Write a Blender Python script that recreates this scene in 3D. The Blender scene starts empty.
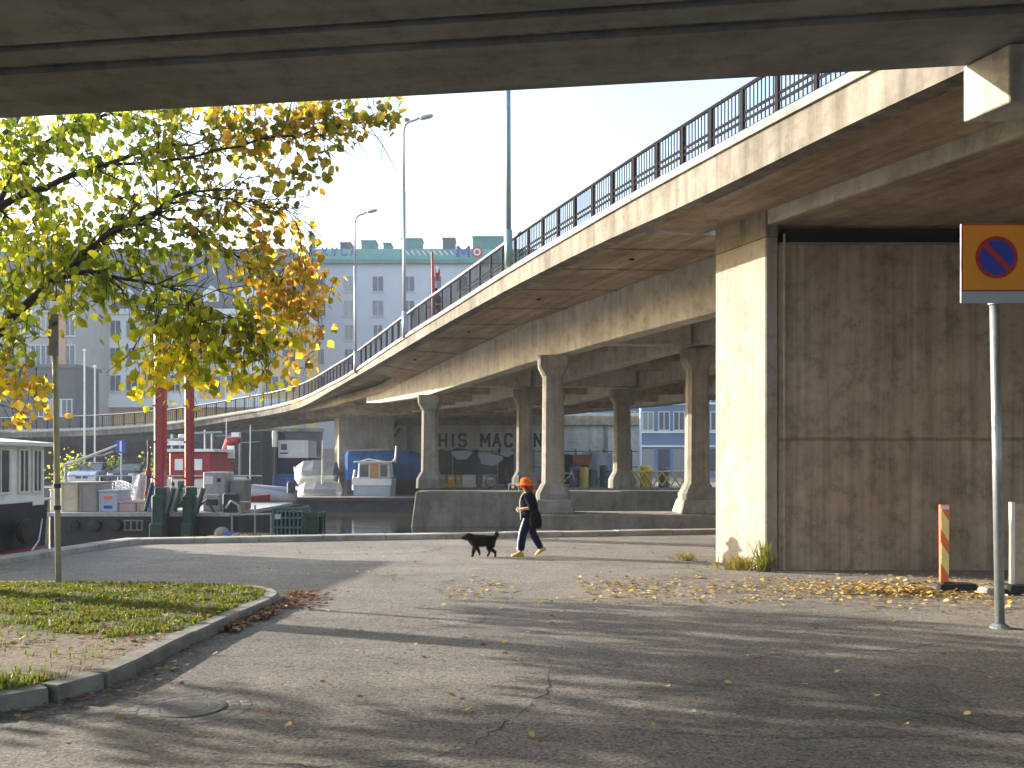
import bpy, bmesh, math, random
from mathutils import Vector, Matrix, noise
R = math.radians
rnd = random.Random(7)
sc = bpy.context.scene
col = sc.collection
EYE = 1.9; F = 900.0; HZ = 462.0
def P(px, py, Y): return Vector(((px-512)/F*Y, Y, EYE+(HZ-py)*Y/F))
def PX(px, Y): return (px-512)/F*Y
def PZ(py, Y): return EYE+(HZ-py)*Y/F
ORG = {}
# ------------------------------------------------------------------ mesh builder
class MB:
    def __init__(s): s.v=[]; s.f=[]; s.m=[]; s.c=None
    def add(s, vs, fs, mi=0):
        b=len(s.v); s.v+= [tuple(p) for p in vs]
        for f in fs: s.f.append(tuple(i+b for i in f)); s.m.append(mi)
    def box(s,x0,x1,y0,y1,z0,z1,mi=0):
        s.add([(x0,y0,z0),(x1,y0,z0),(x1,y1,z0),(x0,y1,z0),(x0,y0,z1),(x1,y0,z1),(x1,y1,z1),(x0,y1,z1)],
              [(3,2,1,0),(4,5,6,7),(0,1,5,4),(1,2,6,5),(2,3,7,6),(3,0,4,7)],mi); return s
    def obox(s,c,sx,sy,sz,rot=0,mi=0,tilt=0):
        M=Matrix.Rotation(rot,3,'Z')@Matrix.Rotation(tilt,3,'Y'); c=Vector(c)
        vs=[c+M@Vector((a*sx/2,b*sy/2,d*sz/2)) for d in(-1,1) for a,b in((-1,-1),(1,-1),(1,1),(-1,1))]
        s.add(vs,[(3,2,1,0),(4,5,6,7),(0,1,5,4),(1,2,6,5),(2,3,7,6),(3,0,4,7)],mi); return s
    def cbox(s,c,sx,sy,sz,ch=.03,rot=0,mi=0):
        # box with chamfered vertical and top edges
        M=Matrix.Rotation(rot,3,'Z'); c=Vector(c)
        def ring(a,b,z):
            return [c+M@Vector(p) for p in ((-a+ch,-b,z),(a-ch,-b,z),(a,-b+ch,z),(a,b-ch,z),(a-ch,b,z),(-a+ch,b,z),(-a,b-ch,z),(-a,-b+ch,z))]
        a,b=sx/2,sy/2
        s.loft([ring(a,b,-sz/2),ring(a,b,sz/2-ch),ring(a-ch*.8,b-ch*.8,sz/2)],True,mi); return s
    def loft(s,rings,cap=True,mi=0,closed=True):
        n=len(rings[0]); vs=[p for r in rings for p in r]; fs=[]
        for k in range(len(rings)-1):
            for i in range(n if closed else n-1):
                j=(i+1)%n; fs.append((k*n+i,k*n+j,(k+1)*n+j,(k+1)*n+i))
        if cap and closed:
            fs.append(tuple(reversed(range(n)))); fs.append(tuple((len(rings)-1)*n+i for i in range(n)))
        s.add(vs,fs,mi); return s
    def tube(s,pts,r,n=8,mi=0,cap=True):
        pts=[Vector(p) for p in pts]; rs=r if isinstance(r,(list,tuple)) else [r]*len(pts); rings=[]
        t0=(pts[1]-pts[0]).normalized(); up=Vector((0,0,1)) if abs(t0.z)<.9 else Vector((0,1,0))
        a=t0.cross(up).normalized()
        for i,p in enumerate(pts):
            t=(pts[min(i+1,len(pts)-1)]-pts[max(i-1,0)]).normalized()
            a=(a-t*a.dot(t)).normalized(); b=t.cross(a)
            rings.append([p+(a*math.cos(2*math.pi*k/n)+b*math.sin(2*math.pi*k/n))*rs[i] for k in range(n)])
        s.loft(rings,cap,mi); return s
    def lathe(s,c,prof,n=20,mi=0,sx=1,sy=1):
        c=Vector(c); s.loft([[c+Vector((r*sx*math.cos(2*math.pi*k/n),r*sy*math.sin(2*math.pi*k/n),z)) for k in range(n)] for r,z in prof],True,mi); return s
    def prism(s,poly,z0,z1,mi=0):
        s.loft([[(x,y,z0) for x,y in poly],[(x,y,z1) for x,y in poly]],True,mi); return s
    def plate(s,poly,Y0,Y1,mi=0):   # poly in x,z extruded along y
        s.loft([[(x,Y1,z) for x,z in poly],[(x,Y0,z) for x,z in poly]],True,mi); return s
def obj(name, mb, mats, parent=None, smooth=False, bevel=0):
    o0=ORG.get(parent,Vector((0,0,0))) if parent else Vector((0,0,0))
    me=bpy.data.meshes.new(name)
    me.from_pydata([(p[0]-o0[0],p[1]-o0[1],p[2]-o0[2]) for p in mb.v],[],mb.f)
    if not isinstance(mats,(list,tuple)): mats=[mats]
    for m in mats: me.materials.append(m)
    me.polygons.foreach_set('material_index',mb.m)
    if mb.c:
        at=me.color_attributes.new('Col','FLOAT_COLOR','CORNER'); k=0; buf=[]
        for pi,f in enumerate(mb.f): buf += list(mb.c[pi])*len(f)
        at.data.foreach_set('color',buf)
    bm=bmesh.new(); bm.from_mesh(me)
    if not mb.c: bmesh.ops.recalc_face_normals(bm,faces=bm.faces)
    if bevel: 
        bmesh.ops.bevel(bm,geom=[e for e in bm.edges if len(e.link_faces)==2 and e.calc_face_angle(0)>.5],offset=bevel,segments=1,affect='EDGES',clamp_overlap=True)
    bm.to_mesh(me); bm.free()
    if smooth: me.polygons.foreach_set('use_smooth',[True]*len(me.polygons))
    me.update()
    o=bpy.data.objects.new(name,me); col.objects.link(o)
    if parent: o.parent=parent; ORG[o]=o0
    return o
def tag(o,label,cat,group=None):
    o['label']=label; o['category']=cat
    if group: o['group']=group
    return o
def thing(name,loc,label,cat,group=None):
    o=bpy.data.objects.new(name,None); o.empty_display_size=.2; col.objects.link(o); o.location=loc; ORG[o]=Vector(loc)
    return tag(o,label,cat,group)
def kind(o,k): o['kind']=k; return o
def inst(src,parent,loc,name=None):
    o=src.copy(); col.objects.link(o); o.parent=parent; o.location=loc; return o
def copy_tree(root,loc,label,group=None,rotz=None,mats=None):
    r=root.copy(); col.objects.link(r); r.location=loc; r['label']=label
    if group: r['group']=group
    if rotz is not None: r.rotation_euler=(0,0,rotz)
    ORG[r]=Vector(loc)
    for ch in list(root.children):
        c=ch.copy(); col.objects.link(c); c.parent=r
        for g in list(ch.children):
            d=g.copy(); col.objects.link(d); d.parent=c
    return r
def skin(verts,edges,radii,sub=2,root=0):
    me=bpy.data.meshes.new('skin_tmp'); me.from_pydata(verts,edges,[]); o=bpy.data.objects.new('skin_tmp',me); col.objects.link(o)
    m=o.modifiers.new('s','SKIN'); m.use_smooth_shade=True
    for i,r in enumerate(radii):
        sv=me.skin_vertices[0].data[i]; sv.radius=(r,r) if not isinstance(r,tuple) else r; sv.use_root=(i==root)
    o.modifiers.new('d','SUBSURF').levels=sub
    dg=bpy.context.evaluated_depsgraph_get(); dg.update(); ev=o.evaluated_get(dg); em=ev.to_mesh()
    mb=MB(); mb.add([tuple(v.co) for v in em.vertices],[tuple(p.vertices) for p in em.polygons])
    ev.to_mesh_clear(); bpy.data.objects.remove(o); bpy.data.meshes.remove(me)
    return mb
def text_mb(txt,width,height,o,ux=(1,0,0),uz=(0,0,1),bold=0.0,space=1.0,proud=.004):
    cu=bpy.data.curves.new('t','FONT'); cu.body=txt; cu.size=1; cu.offset=bold; cu.space_character=space; cu.resolution_u=3
    ob=bpy.data.objects.new('t',cu); col.objects.link(ob)
    dg=bpy.context.evaluated_depsgraph_get(); dg.update(); em=ob.evaluated_get(dg).to_mesh()
    vs=[v.co.copy() for v in em.vertices]; fs=[tuple(p.vertices) for p in em.polygons]
    bpy.data.objects.remove(ob)
    x0=min(v.x for v in vs); x1=max(v.x for v in vs); y0=min(v.y for v in vs); y1=max(v.y for v in vs)
    ux=Vector(ux); uz=Vector(uz); nn=ux.cross(uz); o=Vector(o); mb=MB()
    mb.add([o+ux*((v.x-x0)/(x1-x0)*width)+uz*((v.y-y0)/(y1-y0)*height)+nn*proud for v in vs],fs); return mb
GL={'T':[((0,1),(1,1)),((.5,1),(.5,0))],'H':[((0,0),(0,1)),((1,0),(1,1)),((0,.5),(1,.5))],'I':[((.5,0),(.5,1))],
'S':[((1,.86),(.8,1)),((.8,1),(.2,1)),((.2,1),(0,.84)),((0,.84),(0,.64)),((0,.64),(.2,.52)),((.2,.52),(.8,.48)),((.8,.48),(1,.36)),((1,.36),(1,.16)),((1,.16),(.8,0)),((.8,0),(.2,0)),((.2,0),(0,.14))],
'M':[((0,0),(0,1)),((0,1),(.5,.35)),((.5,.35),(1,1)),((1,1),(1,0))],'A':[((0,0),(.5,1)),((.5,1),(1,0)),((.2,.33),(.8,.33))],
'C':[((1,.84),(.8,1)),((.8,1),(.2,1)),((.2,1),(0,.82)),((0,.82),(0,.18)),((0,.18),(.2,0)),((.2,0),(.8,0)),((.8,0),(1,.16))],
'N':[((0,0),(0,1)),((0,1),(1,0)),((1,0),(1,1))],'E':[((0,0),(0,1)),((0,1),(1,1)),((0,.5),(.85,.5)),((0,0),(1,0))],
'X':[((0,0),(1,1)),((0,1),(1,0))],'Y':[((0,1),(.5,.45)),((1,1),(.5,.45)),((.5,.45),(.5,0))]}
def block(ch,x,z,w,h,Y,t,off=.004):
    mb=MB()
    for k,(a,b) in enumerate(GL[ch]):
        p=Vector((x+t/2+a[0]*(w-t),z+t/2+a[1]*(h-t))); q=Vector((x+t/2+b[0]*(w-t),z+t/2+b[1]*(h-t))); d=(q-p).normalized(); n=Vector((-d.y,d.x))*t/2; e=d*t*.42
        y=Y-off-.0012*k
        mb.plate([tuple(p-e+n),tuple(p-e-n),tuple(q+e-n),tuple(q+e+n)],y-.001,y)
    return mb
# ------------------------------------------------------------------ materials
def newmat(name):
    m=bpy.data.materials.new(name); m.use_nodes=True; nt=m.node_tree; b=nt.nodes['Principled BSDF']; return m,nt,b
def L(nt,a,b): nt.links.new(a,b)
def ncoord(nt,scale=(1,1,1),rot=(0,0,0),space='Object'):
    tc=nt.nodes.new('ShaderNodeTexCoord'); mp=nt.nodes.new('ShaderNodeMapping'); mp.inputs['Scale'].default_value=scale
    r=nt.nodes.new('ShaderNodeMapping'); r.inputs['Rotation'].default_value=rot
    L(nt,tc.outputs[space],r.inputs['Vector']); L(nt,r.outputs[0],mp.inputs['Vector']); return mp.outputs[0]
def nnoise(nt,vec,scale,detail=4,rough=.6):
    n=nt.nodes.new('ShaderNodeTexNoise'); n.inputs['Scale'].default_value=scale; n.inputs['Detail'].default_value=detail; n.inputs['Roughness'].default_value=rough
    L(nt,vec,n.inputs['Vector']); return n.outputs['Fac']
def nramp(nt,fac,stops):
    r=nt.nodes.new('ShaderNodeValToRGB'); e=r.color_ramp.elements
    while len(e)<len(stops): e.new(.5)
    for k,(p,c) in enumerate(stops):
        e[k].position=p; e[k].color=(*c,1) if isinstance(c,(tuple,list)) else (c,c,c,1)
    L(nt,fac,r.inputs[0]); return r.outputs[0]
def nmix(nt,a,b,fac,mode='MIX'):
    m=nt.nodes.new('ShaderNodeMix'); m.data_type='RGBA'; m.blend_type=mode
    for sock,val in ((m.inputs[6],a),(m.inputs[7],b),(m.inputs[0],fac)):
        if hasattr(val,'links'): L(nt,val,sock)
        else: sock.default_value=(*val,1) if isinstance(val,(tuple,list)) else val
    return m.outputs[2]
def nbump(nt,b,h,strength=.3,dist=.02):
    bp=nt.nodes.new('ShaderNodeBump'); bp.inputs['Strength'].default_value=strength; bp.inputs['Distance'].default_value=dist
    L(nt,h,bp.inputs['Height']); L(nt,bp.outputs[0],b.inputs['Normal'])
def sm(name,c,rough=.6,metal=0,var=.25,scale=3,bump=0,bscale=30,spec=.5):
    m,nt,b=newmat(name); v=ncoord(nt); f=nnoise(nt,v,scale,5,.65)
    lo=tuple(x*(1-var) for x in c); hi=tuple(min(1,x*(1+var)) for x in c)
    L(nt,nramp(nt,f,[(.3,lo),(.7,hi)]),b.inputs['Base Color'])
    b.inputs['Roughness'].default_value=rough; b.inputs['Metallic'].default_value=metal; b.inputs['Specular IOR Level'].default_value=spec
    if bump: nbump(nt,b,nnoise(nt,v,bscale,3),bump,.01)
    return m
def concrete(name,c,dark,streak=(7,7,.3),rot=(0,0,0),amt=.6,line=None,fine=.25,blot=.55,board=None):
    m,nt,b=newmat(name); v=ncoord(nt); vs=ncoord(nt,streak,rot)
    blot=nramp(nt,nnoise(nt,v,blot,7,.68),[(.38,dark),(.64,c)])
    st=nramp(nt,nnoise(nt,vs,1,5,.6),[(.36,(.5,.47,.43)),(.6,(1,1,1))])
    cc=nmix(nt,blot,st,amt,'MULTIPLY')
    sp=nramp(nt,nnoise(nt,v,3.2,6,.75),[(.34,(.55,.52,.48)),(.5,(1,1,1)),(.8,(1.12,1.1,1.08))])
    cc=nmix(nt,cc,sp,.6,'MULTIPLY')
    fi=nramp(nt,nnoise(nt,v,55,3,.7),[(.3,(.75,.75,.75)),(.7,(1.1,1.1,1.1))])
    cc=nmix(nt,cc,fi,fine,'MULTIPLY')
    h=nnoise(nt,v,60,4,.7)
    if board:   # board-marked shuttering: pale and dark boards with dark joints
        ax,per=board
        vb=ncoord(nt,(1,1,1),rot); sx=nt.nodes.new('ShaderNodeSeparateXYZ'); L(nt,vb,sx.inputs[0])
        mu=nt.nodes.new('ShaderNodeMath'); mu.operation='MULTIPLY'; mu.inputs[1].default_value=1/per; L(nt,sx.outputs[ax],mu.inputs[0])
        fl=nt.nodes.new('ShaderNodeMath'); fl.operation='FLOOR'; L(nt,mu.outputs[0],fl.inputs[0])
        wn=nt.nodes.new('ShaderNodeTexWhiteNoise'); wn.noise_dimensions='1D'; L(nt,fl.outputs[0],wn.inputs['W'])
        cc=nmix(nt,cc,nramp(nt,wn.outputs['Value'],[(0,(.8,.79,.78)),(1,(1.1,1.1,1.1))]),.5,'MULTIPLY')
        fr=nt.nodes.new('ShaderNodeMath'); fr.operation='FRACT'; L(nt,mu.outputs[0],fr.inputs[0])
        cc=nmix(nt,cc,nramp(nt,fr.outputs[0],[(0,(.6,.6,.6)),(.06,(1,1,1)),(.96,(1,1,1)),(1,(.7,.7,.7))]),.3,'MULTIPLY')
    if line is not None:  # construction joint stain at height
        sx=nt.nodes.new('ShaderNodeSeparateXYZ'); tc=nt.nodes.new('ShaderNodeTexCoord'); L(nt,tc.outputs['Object'],sx.inputs[0])
        wob=nt.nodes.new('ShaderNodeMath'); wob.operation='MULTIPLY_ADD'; wob.inputs[1].default_value=.05; L(nt,nnoise(nt,v,2.5,3),wob.inputs[0]); L(nt,sx.outputs[2],wob.inputs[2])
        for zl in line:
            d=nt.nodes.new('ShaderNodeMath'); d.operation='SUBTRACT'; d.inputs[1].default_value=zl+.025; L(nt,wob.outputs[0],d.inputs[0])
            a=nt.nodes.new('ShaderNodeMath'); a.operation='ABSOLUTE'; L(nt,d.outputs[0],a.inputs[0])
            cc=nmix(nt,cc,nramp(nt,a.outputs[0],[(0,(.5,.47,.43)),(.018,(.62,.6,.56)),(.05,(1,1,1))]),.8,'MULTIPLY')
    L(nt,cc,b.inputs['Base Color']); b.inputs['Roughness'].default_value=.9; b.inputs['Specular IOR Level'].default_value=.25
    nbump(nt,b,h,.35,.01)
    return m
AZ=math.atan2(.42,1)     # bridge direction, rotation of the board marks
M={}
M['pier']=concrete('pier_concrete',(.43,.35,.27),(.31,.25,.19),(7,7,.25),amt=.55,line=[2.3],board=(0,.105),blot=.8,fine=.4)
M['pierend']=concrete('pier_end_concrete',(.335,.31,.27),(.27,.25,.21),(7,7,.3),amt=.3)
M['soffit']=concrete('soffit_concrete',(.47,.385,.29),(.31,.245,.18),(3.2,.3,3.2),rot=(0,0,-AZ),amt=.6,board=(0,.24),blot=.6)
M['girder']=concrete('girder_concrete',(.52,.495,.44),(.39,.37,.32),(4,4,.4),amt=.4)
M['edge']=concrete('edge_concrete',(.27,.25,.215),(.15,.14,.12),(4,4,.35),amt=.75,fine=.4)
M['kerbc']=concrete('kerb_top_concrete',(.40,.39,.36),(.24,.23,.21),(4,4,.5),amt=.3)
M['column']=concrete('column_concrete',(.34,.31,.26),(.22,.20,.165),(9,9,.3),amt=.5)
M['footing']=concrete('footing_concrete',(.30,.29,.27),(.16,.155,.14),(4,4,.5),amt=.5)
M['over']=concrete('overhead_concrete',(.27,.275,.275),(.19,.195,.195),(.12,2.4,2.4),rot=(0,0,.13),amt=.4)
M['abut']=concrete('abutment_concrete',(.60,.58,.53),(.48,.46,.42),(2,2,.2),amt=.35)
M['quay']=concrete('quay_stone',(.46,.43,.38),(.30,.28,.25),(2,2,2),amt=.4)
M['kerbg']=concrete('granite_kerb',(.36,.34,.31),(.22,.21,.19),(3,3,3),amt=.4,fine=.6)
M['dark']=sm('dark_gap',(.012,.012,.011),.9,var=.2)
M['rail']=sm('railing_paint',(.022,.021,.026),.5,.0,var=.2)
M['railwhite']=sm('handrail_galvanised',(.5,.5,.52),.4,.5,var=.15)
M['galv']=sm('galvanised_steel',(.34,.37,.38),.42,.7,var=.2,scale=8)
M['lamp']=sm('lamp_pole_steel',(.30,.33,.37),.5,.5,var=.1)
M['greenpole']=sm('lamp_pole_green_grey',(.16,.24,.25),.5,.2,var=.12)
M['white']=sm('white_paint',(.74,.74,.72),.5,var=.1,scale=4)
M['cream']=sm('cream_paint',(.62,.60,.52),.55,var=.12)
M['black']=sm('black_rubber',(.018,.018,.018),.7,var=.3,bump=.3)
M['red']=sm('red_paint',(.28,.022,.03),.45,var=.3,scale=5)
M['redhull']=sm('red_antifouling',(.26,.03,.035),.6,var=.35,scale=4)
M['orange']=sm('orange_panel',(.75,.16,.06),.5,var=.12)
M['yellowrefl']=sm('pale_yellow_reflective',(.85,.72,.30),.4,var=.08)
M['signorange']=sm('sign_orange_yellow',(.72,.30,.008),.45,var=.05)
M['signred']=sm('sign_red',(.42,.012,.02),.45,var=.06)
M['signblue']=sm('sign_blue',(.012,.045,.42),.45,var=.06)
M['signgrey']=sm('sign_grey_plate',(.36,.42,.50),.45,.2,var=.06)
M['bluepaint']=sm('blue_paint',(.03,.09,.30),.5,var=.25)
M['bluetarp']=sm('blue_tarpaulin',(.025,.08,.24),.65,var=.35,scale=2.5,bump=.5,bscale=5)
M['greytarp']=sm('grey_boat_cover',(.22,.23,.225),.7,var=.18,scale=2,bump=.5,bscale=4)
M['greyrib']=sm('grey_inflatable',(.24,.26,.29),.6,var=.15)
M['darkgreen']=sm('dark_green_paint',(.012,.045,.038),.5,var=.35,scale=5)
M['teal']=sm('teal_crate',(.06,.13,.14),.6,var=.35,scale=7)
M['tarpdark']=sm('dark_tarpaulin',(.025,.035,.035),.7,var=.4,scale=2)
M['beige']=sm('beige_board',(.48,.42,.31),.7,var=.15)
M['taupe']=sm('taupe_board',(.26,.22,.21),.7,var=.15)
M['pinkgrey']=sm('faded_pink_board',(.42,.31,.29),.7,var=.15)
M['machine']=sm('machine_grey',(.34,.35,.35),.55,.2,var=.25,scale=6)
M['steeldark']=sm('dark_steel',(.05,.052,.055),.55,.4,var=.3,scale=6)
M['hulldark']=sm('dark_hull',(.022,.026,.032),.5,var=.35,scale=3)
M['wooddoor']=sm('varnished_wood_door',(.48,.23,.07),.45,var=.2,scale=8)
M['woodpale']=sm('weathered_plywood',(.42,.32,.25),.75,var=.2,scale=6)
M['glass']=sm('window_glass_dark',(.035,.045,.055),.12,var=.3,scale=1.5,spec=.8)
M['glassb']=sm('window_glass_facade',(.03,.045,.065),.15,var=.4,scale=.4,spec=.8)
M['yellow']=sm('yellow_paint',(.46,.33,.05),.5,var=.15)
M['green']=sm('green_plastic',(.04,.11,.08),.55,var=.2)
M['purple']=sm('purple_plastic',(.08,.06,.16),.5,var=.2)
M['pontoon']=sm('dark_pontoon',(.04,.042,.046),.7,var=.35,scale=3)
M['orangecloth']=sm('orange_red_cloth',(.62,.11,.025),.85,var=.15,scale=15)
M['navy']=sm('navy_cloth',(.010,.013,.042),.85,var=.3,scale=12)
M['navyjacket']=sm('dark_jacket_cloth',(.007,.008,.018),.8,var=.3,scale=12)
M['stripe']=sm('pale_stripe_cloth',(.55,.56,.62),.8,var=.1)
M['skin']=sm('skin',(.50,.27,.18),.55,var=.08,scale=10)
M['hair']=sm('ginger_brown_hair',(.20,.075,.03),.7,var=.3,scale=20)
M['shoe']=sm('yellow_ochre_shoe',(.50,.36,.04),.6,var=.15)
M['dogfur']=sm('dark_brown_fur',(.013,.009,.008),.95,var=.5,scale=18,bump=.8,bscale=45)
M['bagblack']=sm('black_bag_cloth',(.006,.006,.007),.7,var=.3,scale=10)
M['roofteal']=sm('weathered_copper_roof',(.055,.20,.175),.7,var=.25,scale=.5)
M['roofdark']=sm('dark_roof_sheet',(.055,.06,.07),.7,var=.2,scale=.5)
M['fapale']=sm('pale_grey_render',(.52,.52,.55),.85,var=.06,scale=.3)
M['fayellow']=sm('ochre_render',(.74,.46,.17),.85,var=.08,scale=.4)
M['fawhite']=sm('white_render',(.72,.70,.66),.85,var=.06,scale=.4)
M['fagrey']=sm('grey_brown_render',(.38,.33,.29),.85,var=.1,scale=.4)
M['fablue']=sm('blue_grey_render',(.13,.18,.27),.85,var=.08,scale=.5)
M['fasalmon']=sm('salmon_render',(.50,.26,.17),.85,var=.08,scale=.4)
M['faslate']=sm('slate_cladding',(.05,.052,.062),.7,var=.2,scale=.6)
M['winframe']=sm('pale_window_frame',(.50,.52,.55),.6,var=.05)
M['signletter']=sm('roof_sign_blue_letter',(.03,.05,.30),.5,var=.05)
M['wallpaint']=sm('black_stencil_paint',(.03,.032,.036),.8,var=.5,scale=6)
M['stone']=sm('dark_stone_wall',(.07,.064,.06),.9,var=.5,scale=1.6,bump=.6,bscale=4)
M['carpaint']=sm('silver_blue_car_paint',(.55,.62,.70),.25,.5,var=.05)
M['cardark']=sm('dark_blue_grey_car_paint',(.05,.07,.12),.25,.5,var=.05)
M['manhole']=sm('cast_iron_cover',(.13,.125,.12),.75,.2,var=.3,scale=20,bump=.6,bscale=60)
M['cobble']=sm('granite_cobble',(.175,.165,.15),.85,var=.35,scale=14,bump=.4)
M['rustor']=sm('rusty_orange_steel',(.30,.10,.035),.8,var=.35,scale=4)
M['net']=sm('white_safety_net',(.72,.72,.74),.7,var=.1)
M['bark']=sm('tree_bark',(.062,.05,.042),.9,var=.4,scale=8,bump=.8,bscale=22)
M['soil']=sm('soil',(.16,.12,.085),.95,var=.3,scale=6)
for k_ in ('rail','navy','navyjacket','bagblack','dogfur','hair','orangecloth','stripe','tarpdark','bluetarp'):
    M[k_].node_tree.nodes['Principled BSDF'].inputs['Specular IOR Level'].default_value=.08; M[k_].node_tree.nodes['Principled BSDF'].inputs['Roughness'].default_value=.95
def asphalt():
    m,nt,b=newmat('asphalt'); v=ncoord(nt)
    big=nramp(nt,nnoise(nt,v,.22,6,.6),[(.35,(.165,.154,.14)),(.65,(.235,.219,.198))])
    mid=nramp(nt,nnoise(nt,v,1.7,6,.7),[(.35,(.72,.72,.72)),(.65,(1.08,1.08,1.08))])
    fin=nramp(nt,nnoise(nt,v,38,4,.8),[(.36,(.3,.29,.28)),(.5,(.95,.95,.95)),(.66,(1.7,1.65,1.55))])
    c=nmix(nt,nmix(nt,big,mid,.7,'MULTIPLY'),fin,.85,'MULTIPLY')
    # tar patches and a few cracks
    vo=nt.nodes.new('ShaderNodeTexVoronoi'); vo.feature='DISTANCE_TO_EDGE'; vo.inputs['Scale'].default_value=.23
    nn=nt.nodes.new('ShaderNodeTexNoise'); nn.inputs['Scale'].default_value=1.3; nn.inputs['Detail'].default_value=5; L(nt,v,nn.inputs['Vector'])
    ad=nt.nodes.new('ShaderNodeMix'); ad.data_type='RGBA'; ad.blend_type='ADD'; ad.inputs[0].default_value=.9; L(nt,v,ad.inputs[6]); L(nt,nn.outputs['Color'],ad.inputs[7]); L(nt,ad.outputs[2],vo.inputs['Vector'])
    cr=nramp(nt,vo.outputs['Distance'],[(0,(.35,.35,.35)),(.004,(.45,.45,.45)),(.008,(1,1,1))])
    msk=nramp(nt,nnoise(nt,v,.35,3),[(.5,0.),(.6,.75)])
    vp=nt.nodes.new('ShaderNodeTexVoronoi'); vp.inputs['Scale'].default_value=34; L(nt,v,vp.inputs['Vector']); sp_=nt.nodes.new('ShaderNodeSeparateColor'); L(nt,vp.outputs['Color'],sp_.inputs[0])
    c=nmix(nt,c,nramp(nt,sp_.outputs[0],[(.0,(.42,.42,.43)),(.14,(.5,.5,.5)),(.2,(1,1,1)),(.85,(1.05,1.04,1.02)),(.95,(1.5,1.46,1.38))]),.7,'MULTIPLY')
    stn=nramp(nt,nnoise(nt,ncoord(nt,(.35,1.3,1)),.9,6,.7),[(.30,(.62,.62,.63)),(.48,(1,1,1)),(.75,(1.08,1.06,1.03))])
    c=nmix(nt,c,stn,.8,'MULTIPLY')
    c=nmix(nt,c,cr,msk,'MULTIPLY')
    L(nt,c,b.inputs['Base Color']); b.inputs['Roughness'].default_value=.82; b.inputs['Specular IOR Level'].default_value=.35
    hs=nnoise(nt,v,42,4,.8); nbump(nt,b,hs,.65,.012); return m
M['asphalt']=asphalt()
def grassbase():
    m,nt,b=newmat('lawn_ground'); v=ncoord(nt)
    g=nramp(nt,nnoise(nt,v,9,5,.7),[(.3,(.035,.05,.012)),(.7,(.085,.10,.03))])
    s=nramp(nt,nnoise(nt,v,12,5,.7),[(.3,(.13,.10,.07)),(.7,(.22,.175,.13))])
    ge=nt.nodes.new('ShaderNodeTexCoord'); sx=nt.nodes.new('ShaderNodeSeparateXYZ'); L(nt,ge.outputs['Object'],sx.inputs[0])
    ma=nt.nodes.new('ShaderNodeMath'); ma.operation='MULTIPLY_ADD'; ma.inputs[1].default_value=1.6; L(nt,nnoise(nt,v,1.1,4),ma.inputs[0]); L(nt,sx.outputs[1],ma.inputs[2])
    f=nramp(nt,nt_map(nt,ma.outputs[0],7.5,13.5),[(.09,0.),(.2,1.),(.36,1.),(.5,0.)])
    L(nt,nmix(nt,g,s,f),b.inputs['Base Color']); b.inputs['Roughness'].default_value=.95; nbump(nt,b,nnoise(nt,v,20,4),.6,.03); return m
def nt_map(nt,val,a,bb):
    n=nt.nodes.new('ShaderNodeMapRange'); n.inputs['From Min'].default_value=a; n.inputs['From Max'].default_value=bb; L(nt,val,n.inputs[0]); return n.outputs[0]
M['lawn']=grassbase()
gm_=M['glassb'].node_tree; gb_=gm_.nodes['Principled BSDF']; oi_=gm_.nodes.new('ShaderNodeObjectInfo')
src_=gb_.inputs['Base Color'].links[0].from_socket
L(gm_,nmix(gm_,src_,(.30,.30,.29),nramp(gm_,oi_.outputs['Random'],[(.55,0.),(.62,.5),(.85,.8)])),gb_.inputs['Base Color'])
def leafmat(name,trans=.55,rough=.5):
    m,nt,b=newmat(name); a=nt.nodes.new('ShaderNodeVertexColor'); a.layer_name='Col'
    L(nt,a.outputs[0],b.inputs['Base Color']); b.inputs['Roughness'].default_value=rough; b.inputs['Specular IOR Level'].default_value=.3
    t=nt.nodes.new('ShaderNodeBsdfTranslucent'); br=nmix(nt,a.outputs[0],(2.0,1.8,.8),1.0,'MULTIPLY'); L(nt,br,t.inputs['Color'])
    mx=nt.nodes.new('ShaderNodeMixShader'); mx.inputs[0].default_value=trans; L(nt,b.outputs[0],mx.inputs[1]); L(nt,t.outputs[0],mx.inputs[2])
    L(nt,mx.outputs[0],nt.nodes['Material Output'].inputs['Surface']); return m
M['leaf']=leafmat('tree_leaf',.66); M['grass']=leafmat('grass_blade',.4); M['fallen']=leafmat('fallen_leaf',.15,.6)
def water():
    m,nt,b=newmat('harbour_water'); v=ncoord(nt,(.3,.8,1)); b.inputs['Base Color'].default_value=(.04,.038,.026,1); b.inputs['Roughness'].default_value=.1; b.inputs['Specular IOR Level'].default_value=.5
    nbump(nt,b,nnoise(nt,v,1.0,5,.6),.3,.1); return m
M['water']=water()
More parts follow.
